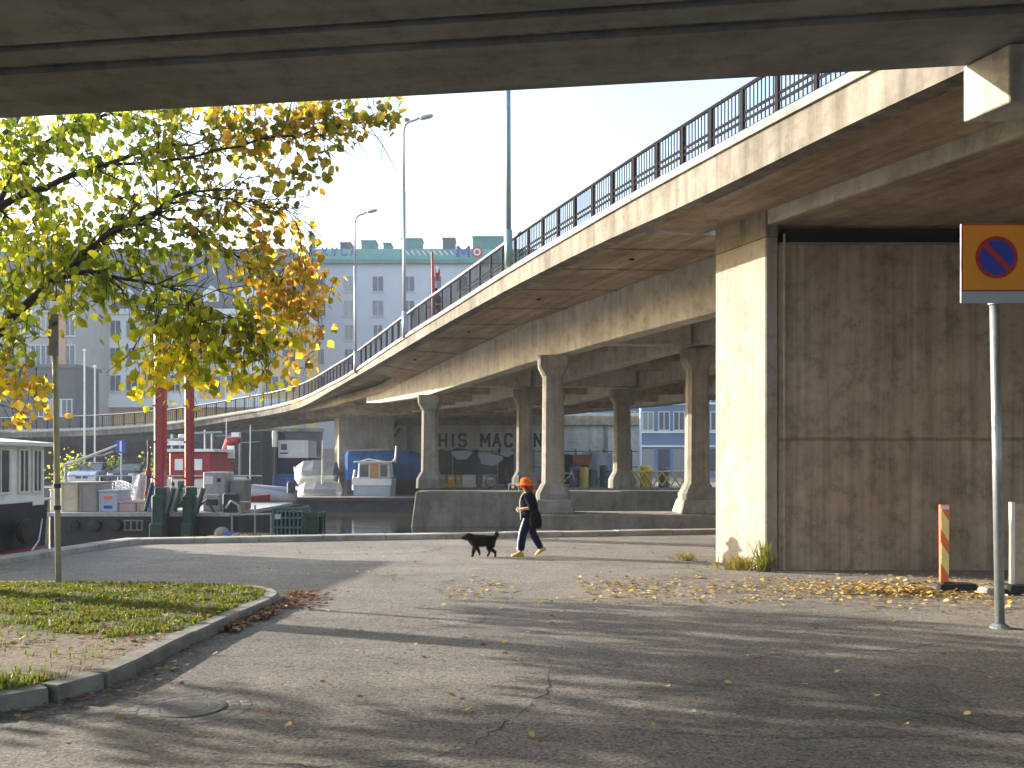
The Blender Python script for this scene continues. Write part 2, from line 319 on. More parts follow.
# ------------------------------------------------------------------ ground, water, far bank
QL=[(-22,-60),(-12.9,0),(-9.85,16.4),(-8.98,21.1),(5.57,24.1),(40,31.2),(90,41)]
g=MB(); g.prism(QL+[(90,-60)],-3,0); kind(obj('ground',g,M['asphalt']),'structure')
w=MB(); w.add([(-255,-120,-.55),(255,-120,-.55),(255,250,-.55),(-255,250,-.55)],[(0,1,2,3)]); kind(obj('water',w,M['water']),'structure')
fb=MB(); fb.box(-255,255,52.25,255,-2.5,.4); kind(obj('far_embankment',fb,M['asphalt']),'structure')
qe=MB()
def strip(mb,line,off,wd,z0,z1,seg=None):
    n=len(line)
    def nrm(i):
        a=Vector(line[max(i-1,0)]); b=Vector(line[min(i+1,n-1)]); t=(b-a).normalized(); return Vector((t.y,-t.x))
    rings=[]
    for i,p in enumerate(line):
        p=Vector(p); m=nrm(i); a=p+m*off; b=p+m*(off+wd); rings.append([(a.x,a.y,z0),(b.x,b.y,z0),(b.x,b.y,z1-.02),(b.x-m.x*.03,b.y-m.y*.03,z1),(a.x,a.y,z1)])
    mb.loft(rings,True)
qpts=QL[1:6]
# separate coping stones along the edge
acc=[]
for i in range(len(qpts)-1):
    a=Vector(qpts[i]); b=Vector(qpts[i+1]); n=max(1,int((b-a).length/1.45))
    for k in range(n):
        p=a.lerp(b,(k+.006)/n); q=a.lerp(b,(k+.994)/n); strip(qe,[p,q],-.06,.42,.0025,.125+rnd.uniform(-.006,.006))
kind(obj('quay_edge',qe,M['quay']),'structure')
gnd=bpy.data.objects['ground']; ORG[gnd]=Vector((0,0,0))
M['crack']=sm('crack_dirt',(.035,.033,.03),.95,var=.3,scale=20)
M['patch']=M['asphalt'].copy()
def crack(pts,w):
    m=MB(); P_=[]
    for a,b in zip(pts,pts[1:]):
        for k in range(9):
            t=k/9; P_.append(Vector((a[0]+(b[0]-a[0])*t+rnd.gauss(0,.018),a[1]+(b[1]-a[1])*t+rnd.gauss(0,.018),.003)))
    P_.append(Vector((*pts[-1],.003))); n=len(P_); L_=[];R_=[]
    for i,p in enumerate(P_):
        t=(P_[min(i+1,n-1)]-P_[max(i-1,0)]).normalized(); q=Vector((-t.y,t.x,0))*w*rnd.uniform(.15,.7)*(.25 if i in(0,n-1) else 1); L_.append(p+q);R_.append(p-q)
    m.add(L_+R_,[(i,i+1,n+i+1,n+i) for i in range(n-1)]); obj('crack',m,M['crack'],gnd)
crack([(-1.0,5.5),(-.55,5.75),(-.25,6.05),(.1,6.9),(.3,7.5),(.35,8.6)],.011)
crack([(-.55,5.75),(-1.2,5.62),(-1.9,5.66)],.008)
crack([(1.9,8.3),(2.6,8.9),(3.9,9.1),(5.2,9.9)],.010)
crack([(-2.4,9.6),(-1.3,9.9),(-.4,10.7),(.9,10.9),(2.2,11.6)],.009)
crack([(-6,16.8),(-3,17.1),(0,16.7),(2.6,17.0)],.012)
crack([(-3.5,20.2),(-1.0,19.9),(1.5,20.4),(4.5,20.9)],.012)
m=MB(); pl_=[(1.1,6.3),(1.9,6.18),(2.9,6.22),(3.6,6.35),(3.66,7.1),(3.6,7.75),(2.7,7.82),(1.8,7.72),(1.06,7.7),(1.0,7.0)]
m.add([(x,y,.0025) for x,y in pl_],[tuple(range(len(pl_)))])
pm_=M['patch']; 
for nd in pm_.node_tree.nodes:
    if nd.type=='VALTORGB' and abs(nd.color_ramp.elements[0].color[0]-.165)<.002:
        nd.color_ramp.elements[0].color=(.135,.128,.118,1); nd.color_ramp.elements[1].color=(.175,.166,.152,1)
obj('asphalt_patch',m,pm_,gnd)
# ------------------------------------------------------------------ the viaduct
def fY(p): return 9.12/((p-512)/F+.42)
tab=[(960,73,2),(855,121.8,66),(757.6,169.6,119.5),(685,204.8,160.5),(635,227.5,189),(578,253.5,223),(500,293.5,271),(437.6,328.6,312.5),(396,353,338.5),(351.7,379.4,370.5),(333.7,388.7,380),(302.5,406.7,396.2)]
FP=[(9.12-.42*-10,-10,6.2,6.9),(9.12-.42*4,4,6.2,6.9)]
for p,yb,yk in tab:
    Y=fY(p); FP.append((PX(p,Y),Y,PZ(yb,Y),PZ(yk,Y)))
FP[2]=(FP[2][0],FP[2][1],6.2,6.9)
for X,Y,zb in [(-13.9,52,4.64),(-16.3,53.8,4.44),(-19,55.3,4.15),(-23,57,3.8),(-29,58.6,3.55),(-38,60,3.5),(-60,62,3.5)]: FP.append((X,Y,zb,zb+.52))
def catmull(pts,n):
    out=[]
    for i in range(len(pts)-1):
        p0=pts[max(i-1,0)];p1=pts[i];p2=pts[i+1];p3=pts[min(i+2,len(pts)-1)]
        for k in range(n):
            t=k/n
            out.append(tuple(.5*(2*b+(c-a)*t+(2*a-5*b+4*c-d)*t*t+(3*b-a-3*c+d)*t**3) for a,b,c,d in zip(p0,p1,p2,p3)))
    out.append(tuple(pts[-1])); return out
# smooth heights slightly
FS=catmull(FP,4)
def smoothz(S,it=4):
    S=[list(s) for s in S]
    for _ in range(it):
        Z=[s[:] for s in S]
        for i in range(1,len(S)-1):
            for k in (2,3): S[i][k]=(Z[i-1][k]+2*Z[i][k]+Z[i+1][k])/4
    return S
FS=smoothz(FS,3)
GT=[(-20,6.6,5.3),(17.3,6.62,5.36),(20.4,6.57,5.28),(23.1,6.46,5.2),(28.4,6.2,4.95),(35,5.48,4.5),(40,4.88,4.17),(46,4.75,4.2),(60,4.72,4.2)]
def gz(Y,k):
    for a,b in zip(GT,GT[1:]):
        if a[0]<=Y<=b[0]: t=(Y-a[0])/(b[0]-a[0]); return a[k]+(b[k]-a[k])*t
    return GT[-1][k]
def gX(Y): return 15.49-.537*Y
via=thing('viaduct',(4.4,16,0),'long curving concrete viaduct with iron railing on a wide wall pier and columns','viaduct')
def tangent(S,i):
    a=S[max(i-1,0)]; b=S[min(i+1,len(S)-1)]; t=Vector((b[0]-a[0],b[1]-a[1])).normalized(); return t
JY=16.9      # expansion joint over the wall pier
# edge beam with the kerb top
eb=MB(); kb=MB(); rings=[]; kr=[]
for i,s in enumerate(FS):
    t=tangent(FS,i); n=Vector((t.y,-t.x))     # to the right (inside)
    def q(o,z): return (s[0]+n.x*o,s[1]+n.y*o,z)
    h=s[3]-s[2]
    rings.append([q(0,s[2]),q(.32,s[2]),q(.32,s[3]-.2),q(.0,s[3]-.2)])
    kr.append([q(-.05,s[3]-.195),q(-.05,s[3]-.12),q(.06,s[3]),q(.62,s[3]+.01),q(.62,s[3]-.195)])
eb.loft(rings); kb.loft(kr)
obj('edge_beam',eb,M['edge'],via); obj('kerb',kb,M['kerbc'],via)
# slab between edge and girder, then main deck
slab=MB(); near=[s for s in FS if s[1]<=JY]; far=[(i,s) for i,s in enumerate(FS) if s[1]>JY]
rg=[]
for i,s in far:
    t=tangent(FS,i); n=Vector((t.y,-t.x)); 
    wG=(15.49-.537*s[1]-s[0])/(n.x+.537*n.y) if s[1]<39 else None
    if s[1]<37: wd=wG; zi=gz(s[1]+n.y*wd,1)
    else: 
        k=min(1,(s[1]-37)/10); wd=2.4*(1-k)+8*k; zi=s[2]+.25
    a=Vector((s[0],s[1]))+n*.3; b=Vector((s[0],s[1]))+n*wd
    ztop=max(zi+.35,s[3]-.15)
    rg.append([(a.x,a.y,s[2]+.14),(b.x,b.y,zi),(b.x,b.y,ztop),(a.x,a.y,s[3]-.16)])
slab.loft(rg); obj('deck_slab',slab,M['soffit'],via)
for k in range(2,len(rg)-1,2):
    a=Vector(rg[k][0]); b=Vector(rg[k][1]); 
    if (b-a).length<.6: continue
    t2=(Vector(rg[k+1][0])-a).normalized()*.035; jt=MB()
    jt.loft([[a-t2,a+t2,a+t2+Vector((0,0,-.03)),a-t2+Vector((0,0,-.03))],[b-t2,b+t2,b+t2+Vector((0,0,-.03)),b-t2+Vector((0,0,-.03))]]); obj('soffit_joint',jt,M['soffit'],via)
for k in range(3,len(rg)-1,4):
    a=Vector(rg[k][0]).lerp(Vector(rg[k][1]),.45); m=MB(); m.tube([a+Vector((0,0,.02)),a+Vector((0,0,-.03))],.06,8); obj('drain_spout',m,M['dark'],via)
# main deck right of the first girder
md=MB(); ys=[17.3+k*1.6 for k in range(25)]; rg=[]
for Y in ys:
    z=gz(Y,1); x=gX(Y); rg.append([(x+.01,Y,z+.02),(x+17,Y,z+.02),(x+17,Y,z+.4),(x+.01,Y,z+.4)])
md.loft(rg); obj('main_deck',md,M['soffit'],via)
for j,(off,dz,wd) in enumerate([(0,0,.55),(4.02,.25,.5),(8.1,.25,.5),(12.2,.25,.5)]):
    gm=MB(); rg=[]
    for Y in ([y for y in ys if y<41.5] if j==0 else ys):
        x=gX(Y)+off; zt=gz(Y,1)+.015; zb=gz(Y,2)+dz
        if j==0 and Y>35.5: zb=min(zb+(Y-35.5)*.075,zt-.2)
        rg.append([(x,Y,zb),(x+wd,Y,zb),(x+wd,Y,zt),(x,Y,zt)])
    gm.loft(rg); obj('girder',gm,M['girder'],via,bevel=.02)
rb=MB(); Y=17.9
while Y<54:
    x=gX(Y); z=gz(Y,1)+.01
    for a,b in ((.552,4.018),(4.522,8.098),(8.602,12.198)): rb.box(x+a,x+b,Y,Y+.28,z-.36,z)
    Y+=1.55
kind(obj('soffit_ribs',rb,M['soffit'],via),'part') if False else obj('soffit_ribs',rb,M['soffit'],via)
# near span: cantilever slab, step and box soffit
ns=MB(); rg=[]
def stepX(Y): return 4.48-.47*(Y-15.8)
nl=[s for s in FS if s[1]<=JY]; 
for s in nl:
    n=Vector((.922,.387)); a=Vector((s[0],s[1]))+n*.3
    wd=(stepX(s[1])-s[0])/(n.x+.47*n.y); b=Vector((s[0],s[1]))+n*wd
    rg.append([(a.x,a.y,s[2]+.14),(b.x,b.y,6.31),(b.x,b.y,6.75),(a.x,a.y,s[3]-.16)])
ns.loft(rg); obj('cantilever_slab',ns,M['soffit'],via)
bx=MB(); rg=[]
for Y in (-10,-5,0,4,8,10,12,13.5,15,15.75,16.3,16.88):
    x=stepX(Y); rg.append([(x,Y,6.08),(x+22,Y,6.08),(x+22,Y,6.75),(x,Y,6.75)])
bx.loft(rg); obj('box_girder',bx,M['soffit'],via)
stp=MB(); rg=[]
for Y in (-10,-5,0,4,8,10,12,13.5,15,15.75):
    x=stepX(Y); rg.append([(x-.03,Y,6.06),(x+.05,Y,6.06),(x+.05,Y,6.32),(x-.03,Y,6.32)])
stp.loft(rg); obj('girder_edge',stp,M['girder'],via)
# wall pier
X0,Y0=4.44,15.8; bd=Vector((-.4,1)).normalized()
pe=Vector((X0,Y0))+bd*1.5
pw=MB(); pw.prism([(X0+.24,Y0),(24,Y0),(24,Y0+1.35),(X0+.24,Y0+1.35)],-.5,5.71); obj('wall_pier',pw,M['pier'],via)
pb=MB(); n2=Vector((bd.y,-bd.x))
e=[Vector((X0,Y0-.05)),Vector((X0+.62,Y0-.05)),Vector((X0+.62,Y0)),Vector((X0+.3,Y0+1.4)),Vector((pe.x,pe.y))]
pend=MB()
e2=[(X0,Y0-.03),(X0+.22,Y0-.03),(X0+.235,Y0+1.3),(pe.x,pe.y)]
pend.loft([[(x-.015*k,y,z) for x,y in e2] for k,z in ((0,-.5),(0,.4),(0,2.2),(0,5.85))]); obj('pier_end',pend,M['pierend'],via,bevel=.02)
ptop=MB(); ptop.loft([[(x,y,z) for x,y in e2] for z in (5.853,6.36)]); obj('pier_head',ptop,concrete('pier_head_concrete',(.30,.28,.22),(.15,.14,.11),(9,9,.25),amt=.7),via)
bg=MB(); bg.box(X0+.45,24,Y0+.3,Y0+1.1,5.713,6.09); obj('gap_shade_fill',bg,M['dark'],via)  # near-black filler paints the shade in the gap above the pier
pc=MB(); pc.box(X0+.25,24,Y0-.03,Y0+1.33,5.713,5.75); obj('pier_cap_lip',pc,M['footing'],via)
cd=MB(); cd.tube([(X0+.33,Y0-.035,5.9),(X0+.33,Y0-.035,.02)],.022,6); obj('drain_pipe',cd,M['pier'],via)
# columns
def column(px,Y,ztop,zbase,w,label=None):
    x=PX(px,Y); mb=MB()
    def ring(a,b,z,ch): return [(x+p,Y+q,z) for p,q in ((-a+ch,-b),(a-ch,-b),(a,-b+ch),(a,b-ch),(a-ch,b),(-a+ch,b),(-a,b-ch),(-a,-b+ch))]
    h=w/2; mb.loft([ring(h*1.06,h*1.06,zbase,h*.3),ring(h*.97,h*.97,ztop-.62,h*.3)])
    c=obj('column',mb,M['column'],via)
    cp=MB(); cp.loft([ring(h*.98,h*.98,ztop-.62,h*.3),ring(h*1.42,h*1.3,ztop-.33,h*.2),ring(h*1.46,h*1.32,ztop-.012,h*.2)]); obj('capital',cp,M['column'],c)
    bs=MB(); bs.loft([ring(h*1.62,h*1.5,zbase-.62,h*.3),ring(h*1.6,h*1.5,zbase-.28,h*.3),ring(h*1.1,h*1.1,zbase+.02,h*.3)]); obj('column_base',bs,M['footing'],c)
Y1=26.6; Y2=35.0
for px in (553,697): column(px,Y1,gz(Y1,2)-(0 if px==553 else -.2),PZ(484,Y1),.62)
for px in (430,524.5,622): column(px,Y2,gz(Y2,2)-(0 if px<435 else -.22),PZ(472,Y2),.62)
f1=MB(); zf=PZ(513,Y1); x1=PX(541,Y1); 
f1.loft([[(x1-.5,Y1-1.1,-2),(14,Y1-1.1,-2),(14,Y1+1.1,-2),(x1-.5,Y1+1.1,-2)],[(x1-.25,Y1-1,zf),(14,Y1-1,zf),(14,Y1+1,zf),(x1-.25,Y1+1,zf)]])
obj('footing',f1,M['footing'],via,bevel=.03)
for px in (553,697):
    x=PX(px,Y1); f=MB(); f.loft([[(x-.62,Y1-.75,zf+.002),(x+.62,Y1-.75,zf+.002),(x+.62,Y1+.75,zf+.002),(x-.62,Y1+.75,zf+.002)],[(x-.5,Y1-.6,PZ(499,Y1)),(x+.5,Y1-.6,PZ(499,Y1)),(x+.5,Y1+.6,PZ(499,Y1)),(x-.5,Y1+.6,PZ(499,Y1))]]); obj('pedestal',f,M['footing'],via,bevel=.03)
f2=MB(); zt=PZ(491,Y2); x2=PX(418,Y2)
f2.loft([[(x2-.35,Y2-1.0,-2),(12,Y2-1.0,-2),(12,Y2+1.1,-2),(x2-.35,Y2+1.1,-2)],[(x2,Y2-.8,zt),(12,Y2-.8,zt),(12,Y2+.9,zt),(x2,Y2+.9,zt)]])
obj('footing',f2,M['footing'],via,bevel=.03)
# cross beams at the bents
for Y,dz in ((Y1,.0),(Y2,.0)):
    cb=MB(); x=gX(Y); z=gz(Y,2)+.27; cb.box(x+.553,x+4.017,Y-.3,Y+.3,z+.05,gz(Y,1)); cb.box(x+4.523,x+8.097,Y-.3,Y+.3,z+.05,gz(Y,1)); obj('cross_beam',cb,M['girder'],via)
# far pier under the curve
Yp=50.2; xp0=PX(339,Yp); xp1=PX(394,Yp); zp=5.15
fp=MB(); fp.prism([(xp0,Yp),(xp1,Yp),(xp1-.3,Yp+1.3),(xp0-.52,Yp+1.3)],-1.5,zp+.05); obj('wall_pier',fp,M['column'],via)
fpc=MB(); fpc.prism([(xp0-.04,Yp-.1),(xp1+.1,Yp-.1),(xp1-.2,Yp+1.35),(xp0-.5,Yp+1.35)],zp+.053,zp+.45); obj('pier_head',fpc,M['footing'],via)
# railing
def railpath(off=.28,dz=0): 
    out=[]
    for i,s in enumerate(FS):
        if s[1]<3: continue
        t=tangent(FS,i); n=Vector((t.y,-t.x)); out.append(Vector((s[0]+n.x*off,s[1]+n.y*off,s[3]+dz)))
    return out
rp=railpath(); H=.78
def resample(path,step):
    out=[path[0].copy()]; d=0
    for a,b in zip(path,path[1:]):
        l=(b-a).length; 
        while d+l>=step:
            t=(step-d)/l; a=a.lerp(b,t); out.append(a.copy()); l=(b-a).length; d=0
        d+=l
    return out
PS=.82
posts=resample(rp,PS)
rl=MB(); ra=[p+Vector((0,0,H)) for p in posts]
rl.tube(ra,.032,6); rl.tube([p+Vector((0,0,.13)) for p in posts],.014,4)
railing=obj('railing',rl,M['rail'],via)
bal=MB(); 
for a,b in zip(posts,posts[1:]):
    d=(a+b)/2
    nb=8 if a.y<30 else 4
    tt=(b-a).normalized(); 
    for k in range(1,nb+1):
        p=a.lerp(b,k/(nb+1)); bal.obox(p+Vector((0,0,.13+(H-.15)/2)),.015,.015,H-.16,math.atan2(tt.y,tt.x))
    if a.y<26:
        for k in range(0,nb+1):     # small ornament knots between the bars
            p=a.lerp(b,(k+.5)/(nb+1))
            for zz in (.27,.38): bal.obox(p+Vector((0,0,zz)),.062,.02,.045,math.atan2(tt.y,tt.x))
obj('balusters',bal,M['rail'],railing)
pm=MB(); pm.obox((0,0,H/2-.02),.07,.05,H,0); pmo=None
for k,p in enumerate(posts):
    if k>92: break
    tt=(posts[min(k+1,len(posts)-1)]-posts[max(k-1,0)]).normalized()
    if pmo is None:
        pmo=obj('railing_post',pm,M['rail']); pmo.parent=railing; o=pmo
    else: o=pmo.copy(); col.objects.link(o); o.parent=railing
    o.location=p-ORG[via]; o.rotation_euler=(0,0,math.atan2(tt.y,tt.x))
# pale hand rail along the far stretch of the railing
hr=MB(); hp=[p+Vector((-.02,-.02,H+.03)) for p in posts if p.y>20.5]; hr.tube(hp,.03,6); obj('handrail',hr,M['railwhite'],railing)
# abutment wall with lettering
Ya=56
ab=thing('abutment_wall',(0,Ya,.4),'grey concrete abutment wall under the viaduct painted with big black capitals','wall')
am=MB(); am.box(PX(392,Ya),PX(641,Ya),Ya,Ya+1.2,.0,4.95); obj('wall_face',am,M['abut'],ab)
am=MB(); am.box(PX(392,Ya)-.1,PX(641,Ya)+.02,Ya-.25,Ya+1.25,4.2,4.76); obj('wall_cap',am,M['soffit'],ab)
for ch,p0,p1 in (('T',424,434),('H',438.5,447.5),('I',450,456),('S',458,467),('M',480,490.5),('A',492,501.5),('C',504,513),('H',516,524.5),('I',527,531),('N',533.5,542.5),('E',546,554)):
    obj('letter',block(ch,PX(p0,Ya),PZ(447.5,Ya),(p1-p0)/F*Ya,.90,Ya,.155),M['wallpaint'],ab)
for px in (409,606): 
    pm2=MB(); pm2.box(PX(px-1.8,Ya),PX(px+1.8,Ya),Ya-.12,Ya-.002,.4,4.2); obj('pilaster',pm2,M['footing'],ab)
br=MB(); br.tube([P(372,450,Ya-.3),P(400,420,Ya-.3)],.1,6); br.tube([P(392,440,Ya-.3),P(400,428,Ya-.3)],.08,6); br.tube([P(385,437,Ya-.3),P(400,460,Ya-.3)],.09,6); obj('pipe_brace',br,M['steeldark'],ab)
wp=MB(); wp.tube([(PX(640.5,Ya-.4),Ya-.4,.4),(PX(640.5,Ya-.4),Ya-.4,PZ(404,Ya-.4))],.07,8); tag(obj('lit_wall_edge',wp,M['white']),'slim white tube standing in for the lit right edge of the lettered wall','post')  # white tube paints the bright lit edge of the wall end
# graffiti board / mural band along foot of wall: dark tarp fence on far bank
# ------------------------------------------------------------------ overhead ramp
ov=thing('overhead_ramp',(0,8,5.95),'dark concrete road ramp crossing overhead along the top of the picture','bridge')
def eY(X): return 9.2+(4.6-X)*.132
def oslab(y0o,y1o,z0,z1,x0=-45,x1=9.5):
    mb=MB(); rg=[]
    for X in (x0,-30,-20,-12,-6,0,5.2,x1):
        e=eY(X); rg.append([(X,e-y0o,z0),(X,e-y1o,z0),(X,e-y1o,z1),(X,e-y0o,z1)])
    mb.loft(rg); return mb
obj('edge_girder',oslab(0,1.08,5.95,6.7),M['over'],ov)
obj('soffit_strip',oslab(1.083,1.2,6.02,6.7),M['footing'],ov)
obj('soffit_panel',oslab(1.203,1.5,5.985,6.7),M['over'],ov)
obj('soffit_strip',oslab(1.503,1.6,6.06,6.7),M['footing'],ov)
obj('deck',oslab(1.603,12,6.0,6.7),M['over'],ov)
obj('parapet',oslab(-.12,.25,6.703,7.35),M['edge'],ov)
cb=MB(); bz=5.4
cb.prism([(4.81,8.7),(12,8.25),(12,9.0),(4.62,9.22)],5.38,5.945); obj('cross_beam',cb,M['girder'],ov,bevel=.012)
# ------------------------------------------------------------------ lamps
def lamp(px,Y,ybase,H,arm,label,mat,r):
    x=PX(px,Y); z=PZ(ybase,Y)
    t=thing('street_lamp',(x,Y,z),label,'street lamp','lamps along the viaduct railing')
    m=MB(); m.tube([(x,Y,z),(x,Y,z+.9)],r*1.5,10); m.tube([(x,Y,z+.9),(x-.02,Y,z+H*.68)],r*1.05,10); m.tube([(x-.02,Y,z+H*.68)]+[(x-.03,Y,z+H-.35),(x+.02,Y,z+H-.12),(x+.14,Y,z+H),(x+.35,Y,z+H+.06),(x+arm*.55,Y,z+H+.14)],r*.72,8); obj('pole',m,mat,t,smooth=True)
    h=MB(); hx=x+arm*.78; c=Vector((hx,Y,z+H+.17)); 
    prof=[(-.5,.04),(-.42,.1),(-.1,.13),(.3,.12),(.48,.06)]
    h.loft([[(c.x+u*arm*.48,c.y+w*a,c.z+u*arm*.11+v*a*.5) for w,v in ((-1,-.6),(1,-.6),(1,.3),(.5,.9),(-.5,.9),(-1,.3))] for u,a in prof]); obj('lamp_head',h,M['lamp'],t)
lamp(404.5,30.2,338,7.25,.95,'taller grey street lamp with arm on the viaduct, before the pale building',M['lamp'],.055)
lamp(355.5,36.8,373,6.45,.88,'shorter farther grey street lamp near the autumn leaves, over the dip of the railing',M['lamp'],.055)
lamp(508.5,22,267,8.2,1.0,'thick green grey lamp pole rising out of view behind the overhead ramp',M['greenpole'],.062)
# red pole on bridge
x=PX(434,28.5); z=PZ(318,28.5)
t=thing('red_beacon_pole',(x,28.5,z),'dark red tapering pole with small red and white box, standing behind the viaduct railing','pole')
m=MB(); m.tube([(x,28.5,z),(x-.06,28.5,PZ(252,28.5))],[.075,.035],8); obj('pole',m,M['red'],t)
m=MB(); m.obox((x+.12,28.5,PZ(275,28.5)),.14,.1,.34); obj('box',m,M['red'],t); m=MB(); m.obox((x+.11,28.44,PZ(270,28.5)),.06,.1,.2); obj('panel',m,M['white'],t)
# ------------------------------------------------------------------ no-parking sign, right
xs=5.02*1.0; Ys=10.3; xs=PX(1000,Ys); lean=-.019
t=thing('parking_sign',(xs,Ys,0),'orange no parking sign with blue disc on a galvanised pole at the right','road sign')
top=3.72
m=MB(); m.tube([(xs,Ys,0),(xs+lean*top,Ys,top+.35)],.052,16); obj('pole',m,M['galv'],t,smooth=True)
m=MB(); m.tube([(xs+lean*top,Ys-.01,top-.02),(xs+lean*top,Ys-.01,top+.09)],.066,16); m.obox((xs+lean*top,Ys-.035,top+.12),.16,.05,.05); obj('clamp',m,M['machine'],t)
m=MB(); m.lathe((xs,Ys,0),[(.11,.0),(.11,.015),(.07,.05)],16); obj('collar',m,M['galv'],t)
cx=PX(991.5,Ys); zb=PZ(304.5,Ys); zt2=PZ(226,Ys); hw=.40
m=MB(); m.box(cx-hw,cx+hw,Ys-.1,Ys-.075,zb,zt2); obj('plate',m,M['signgrey'],t,bevel=.006)
z0=PZ(293,Ys)
m=MB(); m.box(cx-hw+.005,cx+hw-.005,Ys-.104,Ys-.1005,z0,zt2-.004); pl=obj('panel',m,M['signred'],t)
m=MB(); m.box(cx-hw+.022,cx+hw-.022,Ys-.108,Ys-.1045,z0+.018,zt2-.022); obj('field',m,M['signorange'],pl)
cz=(z0+zt2)/2+.0
def disc(r,y,n=40): return [(cx+r*math.cos(2*math.pi*k/n),cz+r*math.sin(2*math.pi*k/n)) for k in range(n)]
m=MB(); m.plate(disc(.24,0),Ys-.112,Ys-.1085); obj('ring',m,M['signred'],pl)
m=MB(); m.plate(disc(.196,0),Ys-.116,Ys-.1125); obj('disc',m,M['signblue'],pl)
m=MB(); d=.2*.705; w=.022; m.plate([(cx-d-w,cz+d-w),(cx-d+w,cz+d+w),(cx+d+w,cz-d+w),(cx+d-w,cz-d-w)],Ys-.12,Ys-.1165); obj('slash',m,M['signred'],pl)
# ------------------------------------------------------------------ delineator post + board
Yd=13.3; xd=PX(944,Yd)
t=thing('delineator_post',(xd,Yd,0),'orange warning post with pale yellow diagonal bands on a black rubber foot','traffic post')
hh=1.27; wd=.145
m=MB(); m.plate([(xd-wd/2+.01,.09),(xd+wd/2-.012,.09),(xd+wd/2+.004,hh),(xd-wd/2+.004,hh)],Yd-.025,Yd+.025); obj('board',m,M['orange'],t,bevel=.006)
for zz in (.36,.86):
    m=MB(); m.plate([(xd-wd/2+.016,zz+.05),(xd+wd/2-.016,zz-.13),(xd+wd/2-.014,zz+.17),(xd-wd/2+.016,zz+.35)],Yd-.031,Yd-.0255); obj('stripe',m,M['yellowrefl'],t)
m=MB(); m.box(xd-wd/2+.018,xd+wd/2-.014,Yd-.029,Yd-.0255,hh-.07,hh-.012); obj('reflector',m,M['white'],t)
m=MB(); m.cbox((xd+.14,Yd,.055),.62,.34,.11,.04); m.cbox((xd+.02,Yd,.10),.22,.2,.06,.03); obj('foot',m,M['black'],t)
Yb=13.0; xb=PX(1028,Yb)
t=thing('barrier_board',(xb,Yb,0),'weathered pale board standing on a long black foot at the right edge of the picture','barrier')
m=MB(); m.plate([(xb-.20,.12),(xb+.5,.12),(xb+.5,1.27),(xb-.235,1.3)],Yb-.02,Yb+.02); obj('board',m,M['woodpale'],t,bevel=.006)
m=MB(); m.box(xb-.26,xb-.205,Yb-.03,Yb+.03,.1,1.32); obj('edge_strip',m,M['white'],t)
m=MB(); m.cbox((xb+.1,Yb-.05,.07),1.0,.3,.14,.04); obj('foot',m,M['black'],t)
m=MB(); m.cbox((xb-.56,Yb-.05,.05),.3,.24,.1,.03); tag(obj('concrete_block',m,M['kerbg']),'small pale concrete block lying between the warning post and the sign pole','block')
# ------------------------------------------------------------------ thin post at left with edge-on sign
Yl=13.2; xl=PX(58.5,Yl)
t=thing('slim_sign_post',(xl,Yl,.1),'slim weathered tan post with an edge-on sign plate, standing in the grass at left','sign post')
m=MB(); m.tube([(xl,Yl,.06),(xl-.05,Yl,PZ(342,Yl))],.042,10); obj('pole',m,sm('weathered_tan_paint',(.40,.37,.27),.7,var=.25,scale=5),t,smooth=True)
m=MB(); m.obox((xl-.05,Yl-.055,PZ(335,Yl)),.15,.03,.62,1.05); obj('sign_plate',m,M['taupe'],t)
for zz in (1.2,1.52):
    m=MB(); m.tube([(xl-.025,Yl,zz),(xl-.025,Yl,zz+.06)],.056,10); obj('clamp',m,M['steeldark'],t)
# ------------------------------------------------------------------ lawn island
tip=[PX(266,11.75),11.75]
ctl=[(-11.2,13.2),(-7.6,13.3),(-5.2,13.2),(-4.0,12.95),(-3.45,12.5),(-3.3,11.9),(-3.36,11.0),(-3.46,9.8),(-3.52,8.9),(-3.53,8.2),(-3.58,7.6),(-3.75,7.2),(-4.05,6.9),(-4.6,6.7),(-5.4,6.55),(-7.2,6.4),(-11.8,6.2)]
edge=[(a,b) for a,b in catmull(ctl,5)]
lw=MB(); 
cxm,cym=-8.5,10.3
NB=14; rings=[]
for k in range(NB+1):
    s=1-k/NB*.97; rg=[]
    for a,b in edge:
        x=cxm+(a-cxm)*s; y=cym+(b-cym)*s; hgt=(.115+.05*(1-s)**.7)+.035*noise.noise(Vector((x*.9,y*.9,0)))*(1-s*s) ; rg.append((x,y,hgt))
    rings.append(rg)
lw.loft(rings,False); kind(obj('lawn',lw,M['lawn'],smooth=True),'structure')
kb=MB(); strip_line=edge[2:]
acc=[Vector(edge[2])]; path=[Vector((a,b,0)) for a,b in edge]; st=resample(path,.46)
for a,b in zip(st,st[1:]):
    a2=a.lerp(b,.012); b2=a.lerp(b,.988); t=(b-a).normalized(); n=Vector((t.y,-t.x,0))*1
    # outward is away from centre
    if n.dot(Vector((a.x-cxm,a.y-cym,0)))<0: n=-n
    h=.125+rnd.uniform(-.003,.003); j=rnd.uniform(-.003,.003)
    ring=lambda p:[(p.x+n.x*(-.02+j),p.y+n.y*(-.02+j),-.02),(p.x+n.x*(.18+j),p.y+n.y*(.18+j),-.02),(p.x+n.x*(.172+j),p.y+n.y*(.172+j),h-.02),(p.x+n.x*(.15+j),p.y+n.y*(.15+j),h),(p.x+n.x*(-.02+j),p.y+n.y*(-.02+j),h)]
    kb.loft([ring(a2),ring(b2)])
kind(obj('kerb',kb,M['kerbg']),'structure')
